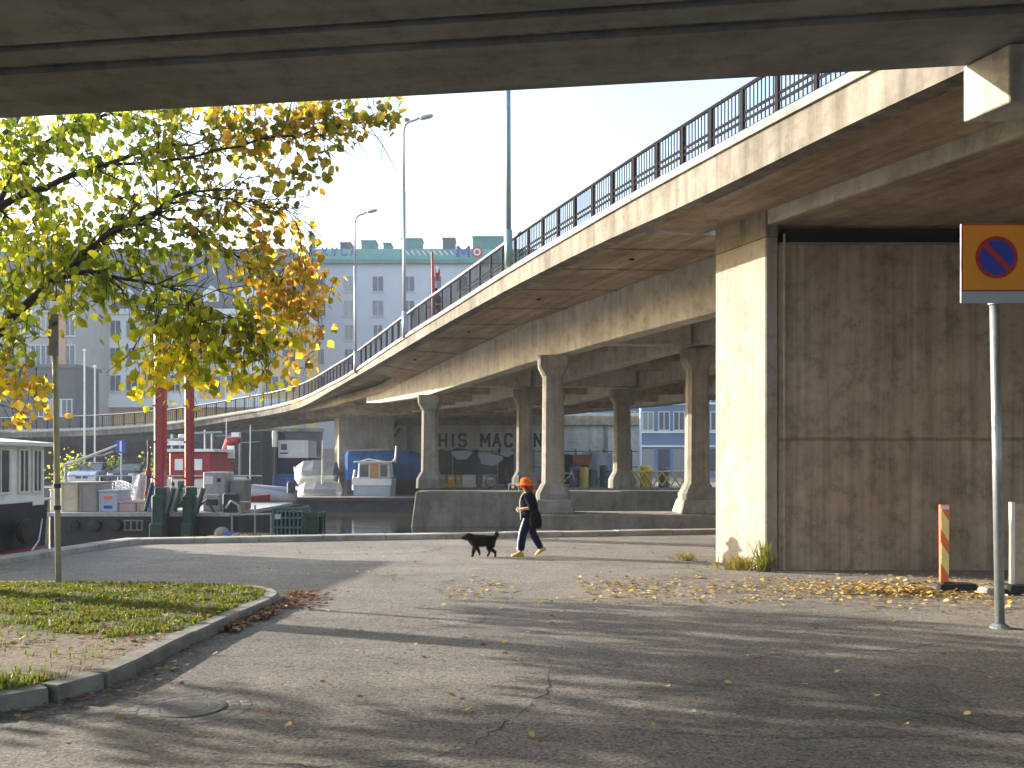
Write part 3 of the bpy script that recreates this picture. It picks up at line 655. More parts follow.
def inside(x,y,poly):
    c=False; n=len(poly); j=n-1
    for i in range(n):
        xi,yi=poly[i]; xj,yj=poly[j]
        if (yi>y)!=(yj>y) and x<(xj-xi)*(y-yi)/(yj-yi)+xi: c=not c
        j=i
    return c
def lawnz(x,y):
    # radial factor
    best=1
    a=math.atan2(y-cym,x-cxm)
    lo,hi=0.03,1.0
    for _ in range(12):
        mid=(lo+hi)/2
        sx=cxm+(x-cxm)/mid; sy=cym+(y-cym)/mid
        if inside(sx,sy,edge): hi=mid
        else: lo=mid
    s=hi; return (.115+.05*(1-s)**.7)+.035*noise.noise(Vector((x*.9,y*.9,0)))*(1-s*s)
# visible blades
gr=MB(); gr.c=[]
def blade(x,y,z,h,c,w=.006):
    a=rnd.uniform(0,6.28); dx,dy=math.cos(a),math.sin(a); l=rnd.uniform(.1,.55)*h; b=rnd.uniform(0,6.28)
    tx,ty=math.cos(b)*l,math.sin(b)*l
    gr.add([(x-dx*w,y-dy*w,z-.01),(x+dx*w,y+dy*w,z-.01),(x+tx*.4+dx*w*.7,y+ty*.4+dy*w*.7,z+h*.6),(x+tx*.4-dx*w*.7,y+ty*.4-dy*w*.7,z+h*.6),(x+tx,y+ty,z+h)],[(0,1,2,3),(3,2,4)]); gr.c+= [c,c]
nb=0
while nb<42000:
    x=rnd.uniform(-11,-3.2); y=rnd.uniform(6.3,13.4)
    if not inside(x,y,edge): continue
    v=y+1.6*(.5+.5*noise.noise(Vector((x*1.1,y*1.1,3))))
    k=(v-7.5)/6
    soil= .12<k<.45
    pn=.5+.5*noise.noise(Vector((x*2.2,y*2.2,9)))
    if soil and rnd.random()>.07: continue
    if pn<.47 and rnd.random()<.75: continue
    g0=rnd.random()
    c=(.045+.055*g0,.078+.065*g0,.014+.012*g0,1) if rnd.random()<.76 else (.13,.10,.045,1)
    blade(x,y,lawnz(x,y),rnd.uniform(.022,.055)*(1.35 if y<8.3 else 1),c,.0045+.0004*y); nb+=1
kind(obj('grass',gr,M['grass']),'stuff')
# ------------------------------------------------------------------ fallen leaves
def leafshape(n=0):
    return [(0,-.5),(.28,-.36),(.5,-.02),(.32,.22),(.0,.55),(-.32,.22),(-.5,-.02),(-.28,-.36)]
LS=leafshape()
def addleaf(mb,c,u,v,nrm,s,colr,fold=.18):
    pts=[]
    for a,b in LS: pts.append(c+u*(a*s)+v*(b*s)+nrm*(abs(a)*fold*s))
    mid0=c+v*(-.5*s); mid1=c+v*(.55*s)
    b0=len(mb.v); mb.v+=[tuple(p) for p in pts]
    mb.f.append((b0,b0+1,b0+2,b0+3,b0+4)); mb.f.append((b0+4,b0+5,b0+6,b0+7,b0)); mb.m+=[0,0]; mb.c+=[colr,colr]
fl=MB(); fl.c=[]
def ground_leaf(x,y,z0,pal,smin=.05,smax=.11):
    a=rnd.uniform(0,6.28); ti=rnd.gauss(0,.25); u=Vector((math.cos(a),math.sin(a),ti)).normalized(); v=Vector((-math.sin(a),math.cos(a),rnd.gauss(0,.2))).normalized(); n=u.cross(v)
    c=rnd.choice(pal); k=rnd.uniform(.7,1.25); s=rnd.uniform(smin,smax)
    addleaf(fl,Vector((x,y,z0+.012+s*.16)),u,v,n,s,(c[0]*k,c[1]*k,c[2]*k,1),rnd.uniform(-.1,.4))
YEL=[(.50,.35,.08),(.42,.30,.09),(.56,.44,.18),(.34,.21,.08),(.24,.15,.07),(.44,.38,.15),(.2,.11,.05)]
BRN=[(.26,.11,.04),(.34,.15,.05),(.20,.09,.04),(.38,.2,.06),(.14,.07,.04)]
n=0
while n<2300:
    Y=rnd.gauss(13.3,.75); X=rnd.uniform(-1.0,9.0)
    if Y<11 or Y>15.5 or (X>4.2 and Y>15.6): continue
    dens=.35+.5*math.exp(-((X-6.2)/1.6)**2)+.3*noise.noise(Vector((X*.8,Y*.8,5)))-(.25 if X<1 else 0)
    if rnd.random()>dens: continue
    ground_leaf(X,Y,0,YEL,.035,.085); n+=1
for k in range(420):   # heap by the warning post
    ground_leaf(rnd.gauss(5.55,.42),rnd.gauss(13.15,.22),rnd.uniform(0,.03),YEL,.05,.09)
for k in range(260):
    ground_leaf(rnd.uniform(-4,8),rnd.uniform(6,12.5),0,YEL+BRN,.03,.075)
for k in range(80): ground_leaf(rnd.uniform(-6,4),rnd.uniform(14,21),0,YEL,.04,.08)
for k in range(520):   # litter along the kerb and the quay edge
    i=rnd.randint(4,len(edge)-8); a=edge[i]; n_=Vector((a[0]-cxm,a[1]-cym)).normalized(); d_=.24+abs(rnd.gauss(0,.1))
    ground_leaf(a[0]+n_.x*d_+rnd.gauss(0,.12),a[1]+n_.y*d_+rnd.gauss(0,.12),0,BRN+YEL[3:],.02,.06)
for k in range(650):   # brown drift against the tip of the kerb
    y=rnd.uniform(10.0,13.0); 
    x=-3.14+abs(rnd.gauss(0,.2))*(1.3 if y>11.6 else .45)-(.1 if y<10.8 else 0); ground_leaf(x,y,rnd.uniform(0,.03),BRN,.04,.09)
for k in range(1900):
    x=rnd.uniform(-10.5,-3.3); y=rnd.uniform(8.6,13.2)
    if inside(x,y,edge) and rnd.random()<.3+.09*(x+8.2): ground_leaf(x,y,lawnz(x,y)+.012,BRN+BRN+YEL,.03,.075)
kind(obj('fallen_leaves',fl,M['fallen']),'stuff')
# ------------------------------------------------------------------ manhole
mx,my=PX(190,6.95),6.95
t=thing('manhole_cover',(mx,my,0),'round iron manhole cover ringed with small cobbles, beside the lawn kerb','manhole cover')
m=MB(); m.lathe((mx,my,0),[(.27,.002),(.27,.006),(.255,.009),(.225,.009),(.222,.0075),(.205,.0075),(.202,.009),(.15,.009),(.147,.0075),(.13,.0075),(.127,.009),(.01,.009)],32); obj('cover',m,M['manhole'],t)
m=MB()
for ring in (.33,.42): 
    kk=int(2*math.pi*ring/.105)
    for k in range(kk):
        a=2*math.pi*k/kk; m.cbox((mx+ring*math.cos(a),my+ring*math.sin(a),.0),0.092,.078,.003+rnd.uniform(0,.004),.006,a+math.pi/2)
obj('cobble_ring',m,M['cobble'],t)
# ------------------------------------------------------------------ weeds at the pier foot
def weed(x,y,z,label,n,h,pal,spread=.2):
    mb=MB(); mb.c=[]
    for k in range(n):
        a=rnd.uniform(0,6.28); r=abs(rnd.gauss(0,spread)); bx=x+math.cos(a)*r*1.4; by=y+math.sin(a)*r*.6; hh=h*rnd.uniform(.4,1); c=rnd.choice(pal); w=.008
        tx=rnd.gauss(0,.12)*1.2; ty=rnd.gauss(0,.1)
        mb.add([(bx-w,by,z),(bx+w,by,z),(bx+tx*.5+w,by+ty*.5,z+hh*.65),(bx+tx*.5-w,by+ty*.5,z+hh*.65),(bx+tx,by+ty,z+hh)],[(0,1,2,3),(3,2,4)]); cc=(*c,1); mb.c+=[cc,cc]
    o=obj('weed_tuft',mb,M['grass']); return tag(o,label,'weeds')
DRY=[(.20,.16,.07),(.15,.14,.05),(.10,.11,.035),(.24,.19,.10)]
weed(4.1,15.95,0,'dry grassy weeds along the foot of the sunlit pier end',220,.28,DRY,.22)
weed(4.38,15.62,0,'tall leafy weed growing up the pier corner',90,.6,[(.06,.09,.03),(.1,.13,.04),(.2,.18,.07)],.06)
weed(3.35,17.3,0,'small dry weed tuft on the asphalt left of the pier',60,.18,DRY,.09)
weed(PX(245,21.9),21.75,.02,'low weeds on the quay edge in front of the teal crates',110,.2,DRY,.5)
# ------------------------------------------------------------------ the autumn tree
tx,ty=-9.3,12.9
tree=thing('autumn_tree',(tx,ty,0),'large broadleaf tree with green, yellow and orange leaves hanging from arching branches at left','tree')
tm=MB(); tm.tube([(tx,ty,-.1),(tx,ty,.3),(tx+.05,ty,1.2),(tx+.0,ty+.05,2.2),(tx+.1,ty,3.2)],[.36,.28,.23,.21,.2],12); obj('trunk',tm,M['bark'],tree,smooth=True)
limbs=[]
def limb(pts,r0,r1):
    pts=[Vector(p) for p in pts]; s=[Vector(p) for p in catmull([tuple(p) for p in pts],4)]
    for i in range(1,len(s)-1): s[i]+=Vector((rnd.gauss(0,.02),rnd.gauss(0,.02),rnd.gauss(0,.02)))
    n=len(s); limbs.append((s,[.72*r0+(.72*(r1-r0))*k/(n-1) for k in range(n)]))
B0=(tx+.02,ty,2.4)
def Q(px,py,Y): return tuple(P(px,py,Y))
limb([B0,Q(-60,400,12.6),Q(0,330,12.5),Q(58,277,12.5),Q(105,236,12.4),Q(145,217,12.3),Q(188,193,12.3),Q(240,190,12.2)],.12,.012)
limb([Q(105,236,12.4),Q(140,219,12.6),Q(168,217,12.8),Q(195,231,12.9),Q(242,258,13.1),Q(275,290,13.3)],.05,.008)
limb([Q(58,277,12.5),Q(98,273,12.3),Q(156,285,12.2),Q(188,301,12.1),Q(211,324,12.0)],.045,.01)
limb([Q(156,285,12.2),Q(158,312,12.2),Q(160,345,12.2)],.014,.006)
limb([(tx+.05,ty,3.0),Q(-70,260,13),Q(0,207,13),Q(58,180,13),Q(105,164,13),Q(160,148,13.1),Q(215,140,13.2)],.11,.012)
limb([Q(-20,235,13),Q(20,168,13.3),Q(70,125,13.5),Q(101,117,13.5),Q(144,122,13.6),Q(200,135,13.8)],.06,.012)
limb([Q(0,207,13),Q(25,235,13.5),Q(50,222,13.7)],.03,.008)
limb([Q(100,166,13),Q(180,160,12.6),Q(260,140,12.4),Q(330,128,12.3),Q(372,120,12.2)],.035,.006)
limb([Q(188,193,12.3),Q(230,200,12.0),Q(275,208,11.9),Q(300,215,11.9)],.014,.005)
limb([(tx-.02,ty,2.9),(-10.6,14.2,4.4),(-12.0,15.2,5.6),(-13.4,16,6.4)],.11,.02)
limb([(tx-.02,ty,3.0),(-10.8,12.6,4.6),(-12.6,12.8,5.4),(-14.4,13.0,5.8)],.11,.02)
limb([(tx+.1,ty,3.1),(-9.0,13.6,5.0),(-8.6,14.6,6.8),(-8.3,15.6,8.2)],.14,.03)
limb([(tx+.0,ty,2.5),(-10.2,13.6,3.6),(-11.8,15.4,3.9),(-13.6,17.2,3.7)],.08,.015)
crown=MB(); crown.c=[]
DENS=1.4; LSZ=.122
brm=MB()
for s,r in limbs:
    brm.tube(s,r,7)
    for q in range(len(s)*2):
        i=rnd.randint(1,len(s)-2); p=s[i]
        if p.x<-8.3: continue
        d=((s[i+1]-s[i]).normalized()+Vector((rnd.gauss(0,.7),rnd.gauss(0,.35),rnd.gauss(-.1,.7)))).normalized(); l=rnd.uniform(.3,.9)
        b=p+d*l*.5+Vector((0,0,rnd.uniform(-.03,.06))); c=p+d*l+Vector((0,0,rnd.uniform(-.18,.05))); brm.tube([p,b,c],[min(.014,r[i]*.6),.007,.0035],4)
        e=b+(d+Vector((rnd.gauss(0,.6),rnd.gauss(0,.3),rnd.gauss(0,.6)))).normalized()*l*.5; brm.tube([b,e],[.006,.003],3)
GREEN=[(.12,.17,.03),(.15,.20,.035),(.09,.13,.03),(.20,.23,.04),(.25,.26,.045)]
YG=[(.27,.30,.035),(.22,.26,.03),(.36,.34,.04),(.16,.21,.03)]
OL=[(.24,.18,.05),(.17,.15,.04),(.12,.12,.03),(.2,.15,.03),(.10,.12,.025)]
OR=[(.32,.20,.06),(.36,.25,.07),(.25,.14,.05),(.22,.19,.05),(.28,.25,.06)]
YL=[(.48,.36,.03),(.42,.34,.03),(.34,.30,.03)]
def leaf3(c,pal,s):
    # hanging leaf: long axis mostly downward
    v=Vector((rnd.gauss(0,.5),rnd.gauss(0,.5),-1+rnd.uniform(0,.7))).normalized()
    h=Vector((rnd.gauss(0,1),rnd.gauss(0,1),rnd.gauss(0,.5))); u=(h-v*h.dot(v)).normalized(); n=u.cross(v)
    cc=rnd.choice(pal); k=rnd.uniform(.85,1.75); addleaf(crown,c,u,v,n,s,(cc[0]*k,cc[1]*k,cc[2]*k,1),rnd.uniform(.05,.4))
def cluster(c,pal,s0,nl,spread):
    base=c+Vector((rnd.gauss(0,.1),rnd.gauss(0,.1),rnd.uniform(.12,.3)))
    brm.tube([base,base.lerp(c,.5)+Vector((0,0,.03)),c-Vector((0,0,.05))],[.007,.005,.003],3)
    for k in range(nl): leaf3(c+Vector((rnd.gauss(0,spread),rnd.gauss(0,spread),rnd.gauss(0,spread*.9))),pal,s0*rnd.uniform(.65,1.2))
# px, py, rx, ry, clusters, palette, depth
blobs=[(35,135,60,30,34,GREEN,13.2),(30,195,45,28,16,GREEN,13.3),(110,140,65,34,44,GREEN,13.2),(130,190,50,28,24,GREEN+YG,12.8),(190,135,62,32,44,OL+GREEN,12.9),(185,195,45,30,18,OL+GREEN,12.5),
 (255,130,52,30,36,OL+OR[:1],12.5),(310,128,42,24,24,OL,12.3),(348,118,34,16,10,OL,12.2),(374,122,24,10,6,OL,12.2),(392,112,8,5,2,OL,12.2),(300,165,28,16,6,OL,12.1),(282,182,22,14,5,OL[1:],12.0),(318,182,5,4,1,OL[1:],12.0),(275,205,22,14,4,OL[1:],12.0),
 (30,255,45,30,20,YG,12.8),(45,290,45,20,12,YG+GREEN,12.6),(105,255,45,30,18,GREEN+YG,12.5),(160,255,55,30,24,GREEN,12.5),(225,245,48,30,24,OL+GREEN,12.7),(280,255,36,38,27,OL+OR,12.9),(300,290,30,24,28,OR,13.1),(265,300,34,22,22,OR+OL,13.0),
 (130,292,45,14,12,GREEN,12.3),(165,318,42,20,17,GREEN+YG,12.2),(215,318,40,22,17,GREEN+YG,12.2),(188,345,38,20,24,YG,12.2),(240,343,40,20,22,YG+OL,12.3),(285,330,26,24,18,OR+YG,12.9),(225,365,48,16,22,YG,12.3),(165,365,26,16,12,YG+YL,12.2),
 (140,378,8,22,6,YL+YG,12.2),(125,360,6,10,3,YG,12.2),(252,382,22,10,8,YG+YL,12.4),(205,382,10,10,3,YL,12.2),(200,405,3,4,1,YL,12.2),(302,372,7,14,3,YL+OR,12.9),(320,330,6,8,2,OR,12.9),
 (10,330,18,20,8,GREEN,12.4),(12,365,16,14,6,GREEN+OR,12.4),(60,235,60,30,26,GREEN+YG,12.9),(50,270,50,30,20,GREEN+YG,12.6),(15,310,25,25,10,GREEN+YG,12.5),(70,300,40,22,10,GREEN+YG,12.4),(20,160,40,30,14,GREEN,13.3),(240,205,30,16,8,OL,12.6),(25,395,22,16,8,OR+YL,12.3),(22,415,14,7,3,OR+YL,12.3),(8,385,10,16,4,OR+YL,12.3)]
for px,py,rx,ry,nc,pal,Y in blobs:
    for k in range(int(nc*DENS+.5)):
        a=rnd.uniform(0,6.28); q=math.sqrt(rnd.random()); 
        c=P(px+rx*q*math.cos(a),py+ry*q*math.sin(a),Y); c.y=Y+rnd.gauss(0,.35); 
        c.x*= c.y/Y; c.z=EYE+(c.z-EYE)*c.y/Y
        cluster(c,pal,LSZ,rnd.randint(4,7),.115)
# the rest of the crown outside the frame (casts the dapple)
offb=[(-9.2,13.3,7.2,1.8,1.8,1.3,110),(-10.8,14.6,6.0,1.8,1.7,1.2,120),(-12.4,13.6,5.2,1.9,1.6,1.2,120),(-13.6,15.6,5.0,1.8,1.6,1.3,120),(-11.2,12.9,4.2,1.6,1.3,.8,80),(-11.2,16.2,3.9,1.6,1.1,.8,80),(-8.6,14.4,5.0,1.2,1.4,1.3,60),(-13.4,14.2,6.4,1.4,1.3,.8,60),(-9.3,12.7,3.4,1.0,.9,.5,30),(-10.2,15.6,3.3,1.0,1.0,.5,32),(-11.8,10.9,3.9,1.8,1.1,.8,85),(-13.6,11.4,4.7,1.6,1.1,.7,65),(-10.4,11.0,3.3,.8,.8,.5,28),(-14.6,12.0,3.9,1.2,.7,.45,22),(-12.6,10.4,2.9,.9,.6,.3,12)]
for x,y,z,a,b,c_,nc in offb:
    for k in range(nc):
        d=Vector((rnd.gauss(0,1),rnd.gauss(0,1),rnd.gauss(0,1))).normalized()*rnd.random()**.4
        cluster(Vector((x+d.x*a,max(11.6 if y>11.5 else 9.6,y+d.y*b),z+d.z*c_)),GREEN+YG,.16,rnd.randint(4,6),.13)
cr=obj('crown',crown,M['leaf'],tree); obj('branches',brm,M['bark'],tree,smooth=True)
# ------------------------------------------------------------------ woman and dog
def place(mb,M4):
    mb.v=[tuple(M4@Vector(p)) for p in mb.v]; return mb
def person(loc,rot,label,mj,mt,mhat,hat=True):
    T=Matrix.Translation(loc)@Matrix.Rotation(rot,4,'Z')
    t=thing('person',loc,label,'person')
    # body: one continuous skin (head, neck, torso, arms with hands, legs)
    V=[(0,0,.80),(.01,0,.95),(.02,0,1.10),(.03,0,1.20),(.045,0,1.285),(.065,0,1.36),(.075,0,1.44),          #0-6 pelvis..head
       (.0,.085,.76),(.13,.09,.44),(.17,.09,.09),(.27,.1,.045),                                   #7-10 near leg, front
       (.0,-.085,.76),(-.05,-.09,.45),(-.25,-.09,.13),(-.17,-.1,.05),                                #11-14 far leg, trailing
       (.02,.155,1.2),(-.07,.23,.985),(.10,.215,.965),(.165,.185,.96),(.20,.17,.955),              #15-19 near arm bent across
       (.02,-.155,1.2),(.04,-.2,.97),(.2,-.17,.90),(.27,-.15,.885)]                               #20-23 far arm
    E=[(0,1),(1,2),(2,3),(3,4),(4,5),(5,6),(0,7),(7,8),(8,9),(9,10),(0,11),(11,12),(12,13),(13,14),(3,15),(15,16),(16,17),(17,18),(18,19),(3,20),(20,21),(21,22),(22,23)]
    r=[.12,.115,.125,.10,.05,.075,.085,.085,.06,.04,.03,.085,.06,.04,.03,.055,.042,.032,.03,.022,.055,.042,.03,.024]
    body=skin(V,E,r,2); b=obj('body',place(body,T),M['skin'],t,smooth=True)
    # face: nose, eyes, mouth, ears
    fm=MB(); fm.lathe((.165,0,1.405),[(.003,-.03),(.02,-.02),(.014,.0),(.004,.03)],8); obj('nose',place(fm,T),M['skin'],t,smooth=True)
    for sy in (-1,1):
        e=MB(); e.lathe((.148,sy*.032,1.435),[(.002,-.01),(.011,-.004),(.011,.004),(.002,.01)],8); obj('eye',place(e,T),M['black'],t)
        e=MB(); e.lathe((.07,sy*.088,1.415),[(.004,-.03),(.018,-.01),(.02,.015),(.005,.03)],8,sy=.5); obj('ear',place(e,T),M['skin'],t)
    mm=MB(); mm.obox((.15,0,1.37),.012,.045,.01); obj('mouth',place(mm,T),M['signred'],t)
    # near hand fingers
    fg=MB()
    for k,(ln,oz) in enumerate(((.06,.018),(.07,.006),(.066,-.006),(.052,-.018))):
        fg.tube([(.20,.17,.955+oz),(.20+ln*.5,.16,.952+oz),(.20+ln*.8,.145,.94+oz)],[.0095,.0088,.007],6)
    fg.tube([(.175,.18,.975),(.205,.165,.995),(.23,.15,.995)],[.011,.01,.008],6); obj('fingers',place(fg,T),M['skin'],t,smooth=True)
    # trousers
    V=[(0,0,.86),(.0,.085,.76),(.125,.09,.46),(.165,.09,.10),(.0,-.085,.76),(-.05,-.09,.46),(-.235,-.09,.14)]
    tr=skin(V,[(0,1),(1,2),(2,3),(0,4),(4,5),(5,6)],[.155,.118,.088,.072,.118,.088,.072],2); obj('trousers',place(tr,T),mt,t,smooth=True)
    st=MB(); st.tube([(.09,.165,.78),(.175,.165,.5),(.215,.155,.28),(.22,.15,.12)],.017,5); st.tube([(.115,.03,.76),(.2,.04,.46),(.235,.05,.14)],.02,5); obj('trouser_stripe',place(st,T),M['stripe'],t)
    # jacket with sleeves to the elbow
    V=[(-.01,0,.70),(0,0,.84),(.01,0,.99),(.02,0,1.12),(.03,0,1.22),(.045,0,1.29),(.02,.16,1.205),(-.065,.225,1.0),(.0,.225,.975),(.02,-.16,1.205),(.035,-.205,.98),(.14,-.185,.925)]
    jk=skin(V,[(0,1),(1,2),(2,3),(3,4),(4,5),(4,6),(6,7),(7,8),(4,9),(9,10),(10,11)],[.20,.20,.195,.19,.155,.075,.095,.078,.062,.095,.072,.055],2); obj('jacket',place(jk,T),mj,t,smooth=True)
    fr=MB(); fr.tube([(.17,.02,.74),(.178,.03,.9),(.19,.035,1.08),(.165,.03,1.2),(.11,.03,1.285)],.013,6); obj('jacket_front_stripe',place(fr,T),M['stripe'],t)
    # shoes
    for ax,ay,az,tilt in ((.215,.095,.045,.0),(-.22,-.095,.06,.5)):
        s=MB(); rings=[]
        for u,wd,h in ((-.11,.03,.05),(-.085,.042,.085),(-.02,.045,.10),(.05,.048,.07),(.11,.046,.05),(.145,.025,.03)):
            rings.append([(ax+u,ay-wd,-.04),(ax+u,ay+wd,-.04),(ax+u,ay+wd*.9,-.04+h*.6),(ax+u,ay+wd*.4,-.04+h),(ax+u,ay-wd*.4,-.04+h),(ax+u,ay-wd*.9,-.04+h*.6)])
        s.loft(rings); 
        Rt=Matrix.Translation((ax,ay,0))@Matrix.Rotation(tilt,4,'Y')@Matrix.Translation((-ax,-ay,0)); s.v=[tuple(Rt@Vector(p)) for p in s.v]
        zmin=min(p[2] for p in s.v); s.v=[(p[0],p[1],p[2]-zmin+.003) for p in s.v]
        obj('shoe',place(s,T),M['shoe'],t,smooth=True)
    # hair
    hm=MB(); hm.lathe((.045,0,1.385),[(.03,-.1),(.085,-.07),(.112,.0),(.108,.06),(.08,.1)],14,sx=.95,sy=1.0); 
    for k in range(26):
        a=rnd.uniform(1.2,5.1); z=1.385+rnd.uniform(-.09,.06); hm.lathe((.045+.1*math.cos(a),.1*math.sin(a),z),[(.004,-.03),(.028,-.012),(.03,.008),(.006,.03)],6)
    obj('hair',place(hm,T),M['hair'],t,smooth=True)
    h=MB()
    if hat:
        h.lathe((.07,0,1.435),[(.195,-.012),(.2,-.004),(.165,.018),(.118,.03),(.116,.08),(.10,.125),(.06,.15),(.02,.155)],24,sx=1.05)
        th=.28
    else: h.lathe((.07,0,1.45),[(.105,-.01),(.106,.03),(.09,.075),(.05,.1),(.01,.105)],18); h.obox((.17,0,1.448),.1,.12,.012)
    obj('hat',place(h,T),mhat,t,smooth=True)
    return t
Yw=18.15; xw=PX(529.5,Yw)
person(Vector((xw,Yw,0)),math.pi-.12,'woman walking left in an orange brimmed hat, dark jacket, navy striped trousers and yellow shoes',M['navyjacket'],M['navy'],M['orangecloth'])
T=Matrix.Translation((xw,Yw,0))@Matrix.Rotation(math.pi-.12,4,'Z')
bgm=MB(); bgm.loft([[(-.14+ .12*math.cos(a)*k,.20+.055*math.sin(a)*k,z) for a in [2*math.pi*i/12 for i in range(12)]] for z,k in ((.58,.75),(.61,1.0),(.75,1.05),(.88,.85),(.91,.6))])
bag=thing('shoulder_bag',T@Vector((-.14,.2,.58)),'black shoulder bag hanging at the hip of the walking woman','bag')
obj('bag_body',place(bgm,T),M['bagblack'],bag,smooth=True)
stm=MB(); stm.tube([(-.2,.19,.88),(-.17,.18,1.05),(-.06,.15,1.24),(.0,.1,1.305),(-.04,.06,1.3),(-.13,.12,1.1),(-.12,.17,.88)],.012,6); obj('strap',place(stm,T),M['bagblack'],bag)
# walker on the bridge deck
pb_=Vector((PX(419,30.4)+.55,31.0,6.33)); 
person(pb_,math.pi+.6,'person in a dark cap passing behind the viaduct railing, only head and shoulders showing',M['navyjacket'],M['navy'],M['navyjacket'],False)
# dog
Yg=18.0; xg=PX(482.5,Yg)
def dog():
    loc=Vector((xg,Yg,0)); T=Matrix.Translation(loc)@Matrix.Rotation(math.pi+.05,4,'Z')@Matrix.Scale(.98,4)
    t=thing('dog',loc,'small dark shaggy dog trotting left ahead of the walking woman','dog')
    V=[(-.2,0,.34),(-.05,0,.335),(.1,0,.33),(.19,0,.35),(.25,0,.40),(.31,0,.43),(.38,0,.40),(.43,0,.385),   #0-7 rump..muzzle
       (-.26,0,.40),(-.30,0,.47),(-.27,0,.52),                        #8-10 tail
       (.15,.07,.25),(.19,.075,.13),(.2,.075,.03),(.235,.075,.015),   #11-14 near fore
       (.14,-.07,.25),(.09,-.075,.14),(.05,-.075,.05),(.075,-.075,.025), #15-18 far fore
       (-.19,.07,.26),(-.14,.075,.19),(-.25,.075,.12),(-.27,.075,.03),(-.235,.075,.015), #19-23 near hind
       (-.19,-.07,.26),(-.1,-.075,.19),(-.15,-.075,.11),(-.12,-.075,.03),(-.085,-.075,.015)]
    E=[(0,1),(1,2),(2,3),(3,4),(4,5),(5,6),(6,7),(0,8),(8,9),(9,10),(2,11),(11,12),(12,13),(13,14),(2,15),(15,16),(16,17),(17,18),(0,19),(19,20),(20,21),(21,22),(22,23),(0,24),(24,25),(25,26),(26,27),(27,28)]
    r=[.115,.12,.135,.125,.09,.085,.046,.032,.045,.05,.04,.055,.036,.024,.022,.048,.03,.024,.022,.055,.045,.025,.023,.022,.055,.045,.025,.023,.022]
    mb=skin(V,E,r,2); 
    fur=MB(); fur.v=list(mb.v); fur.f=list(mb.f); fur.m=list(mb.m)
    rr=random.Random(3)
    vs=[Vector(p) for p in mb.v]; 
    for f in mb.f:
        c=sum((vs[i] for i in f),Vector())/len(f); 
        if len(f)<4: continue
        nn=(vs[f[1]]-vs[f[0]]).cross(vs[f[2]]-vs[f[0]]).normalized()
        if c.z<.1 or rr.random()>.8: continue
        ln=rr.uniform(.02,.045) if c.x<.36 else .012
        d=(nn*.5+Vector((-.5,0,-.6))+Vector((rr.gauss(0,.25),rr.gauss(0,.25),rr.gauss(0,.25)))).normalized()*ln
        s=nn.cross(d).normalized()*.007
        fur.add([c-s,c+s,c+nn*.004+d],[(0,1,2)])
    obj('body',place(fur,T),M['dogfur'],t,smooth=False)
    for sy in (-1,1):
        e=MB(); e.loft([[(.27+.02,sy*.045,.475),(.31,sy*.035,.485),(.30,sy*.06,.475)],[(.265,sy*.085,.42),(.285,sy*.085,.42),(.275,sy*.095,.415)]]); obj('ear',place(e,T),M['dogfur'],t)
        e=MB(); e.lathe((.365,sy*.035,.44),[(.002,-.008),(.01,-.003),(.01,.003),(.002,.008)],8); obj('eye',place(e,T),M['black'],t)
    n=MB(); n.lathe((.457,0,.39),[(.003,-.014),(.015,-.004),(.014,.006),(.004,.012)],8); obj('nose',place(n,T),M['black'],t)
    c=MB(); c.loft([[(.235+.03*0+ .01,.082*math.cos(a),.385+.082*math.sin(a)) for a in [2*math.pi*i/14 for i in range(14)]],[(.265,.08*math.cos(a),.40+.08*math.sin(a)) for a in [2*math.pi*i/14 for i in range(14)]]]); obj('collar',place(c,T),M['red'],t)
dog()
# ------------------------------------------------------------------ boats and quay clutter
def hull(mb,c,L,W,H,rot,bow=.35,mi=0,flare=.8,sheer=.12):
    T=Matrix.Translation(c)@Matrix.Rotation(rot,4,'Z'); rings=[]
    for k in range(11):
        u=k/10; x=-L/2+L*u; w=W/2*(1 if u<1-bow else max(.03,1-((u-1+bow)/bow)**1.8)); zt=H+sheer*max(0,u-.4)*1.6; 
        rings.append([T@Vector((x,-w,zt)),T@Vector((x,-w*flare,H*.3)),T@Vector((x,-w*.35,0)),T@Vector((x,w*.35,0)),T@Vector((x,w*flare,H*.3)),T@Vector((x,w,zt))])
    mb.loft(rings,True,mi); return mb
def win_frame(mb,x,Y,z,w,h,fr=.05): pass
# white houseboat at left
hx=-10.55
t=thing('houseboat',(-11.6,17.5,-.55),'white cabin houseboat with dark hull and red waterline, moored along the quay at left','boat')
m=MB(); rings=[]
for Y,wd in ((15.6,1.5),(16.2,1.9),(19.6,1.8),(20.8,1.45),(21.3,.7)):
    cxh=-12.8+(Y-16)*.13; rings.append([(cxh-wd,Y,PZ(498,20.8)-.05),(cxh-wd*.9,Y,-.9),(cxh+wd*.9,Y,-.9),(cxh+wd,Y,PZ(498,20.8)-.05)])
m.loft(rings); obj('hull',m,M['hulldark'],t)
m=MB(); rings=[]
for Y,wd in ((15.6,1.52),(16.2,1.92),(19.6,1.82),(20.8,1.47),(21.3,.72)):
    cxh=-12.8+(Y-16)*.13; rings.append([(cxh-wd,Y,-.25),(cxh-wd*.95,Y,-.95),(cxh+wd*.95,Y,-.95),(cxh+wd,Y,-.25)])
m.loft(rings); obj('waterline_band',m,M['redhull'],t)
def csx(Y): return -12.8+(Y-16)*.13+1.72
zc0=PZ(499,20.8); zc1=PZ(447,20.8)
m=MB(); m.loft([[(csx(Y)-2.9,Y,zc0-.1),(csx(Y),Y,zc0-.1),(csx(Y),Y,zc1),(csx(Y)-2.9,Y,zc1)] for Y in (16.3,18,20.25)]); cab=obj('cabin',m,M['white'],t)
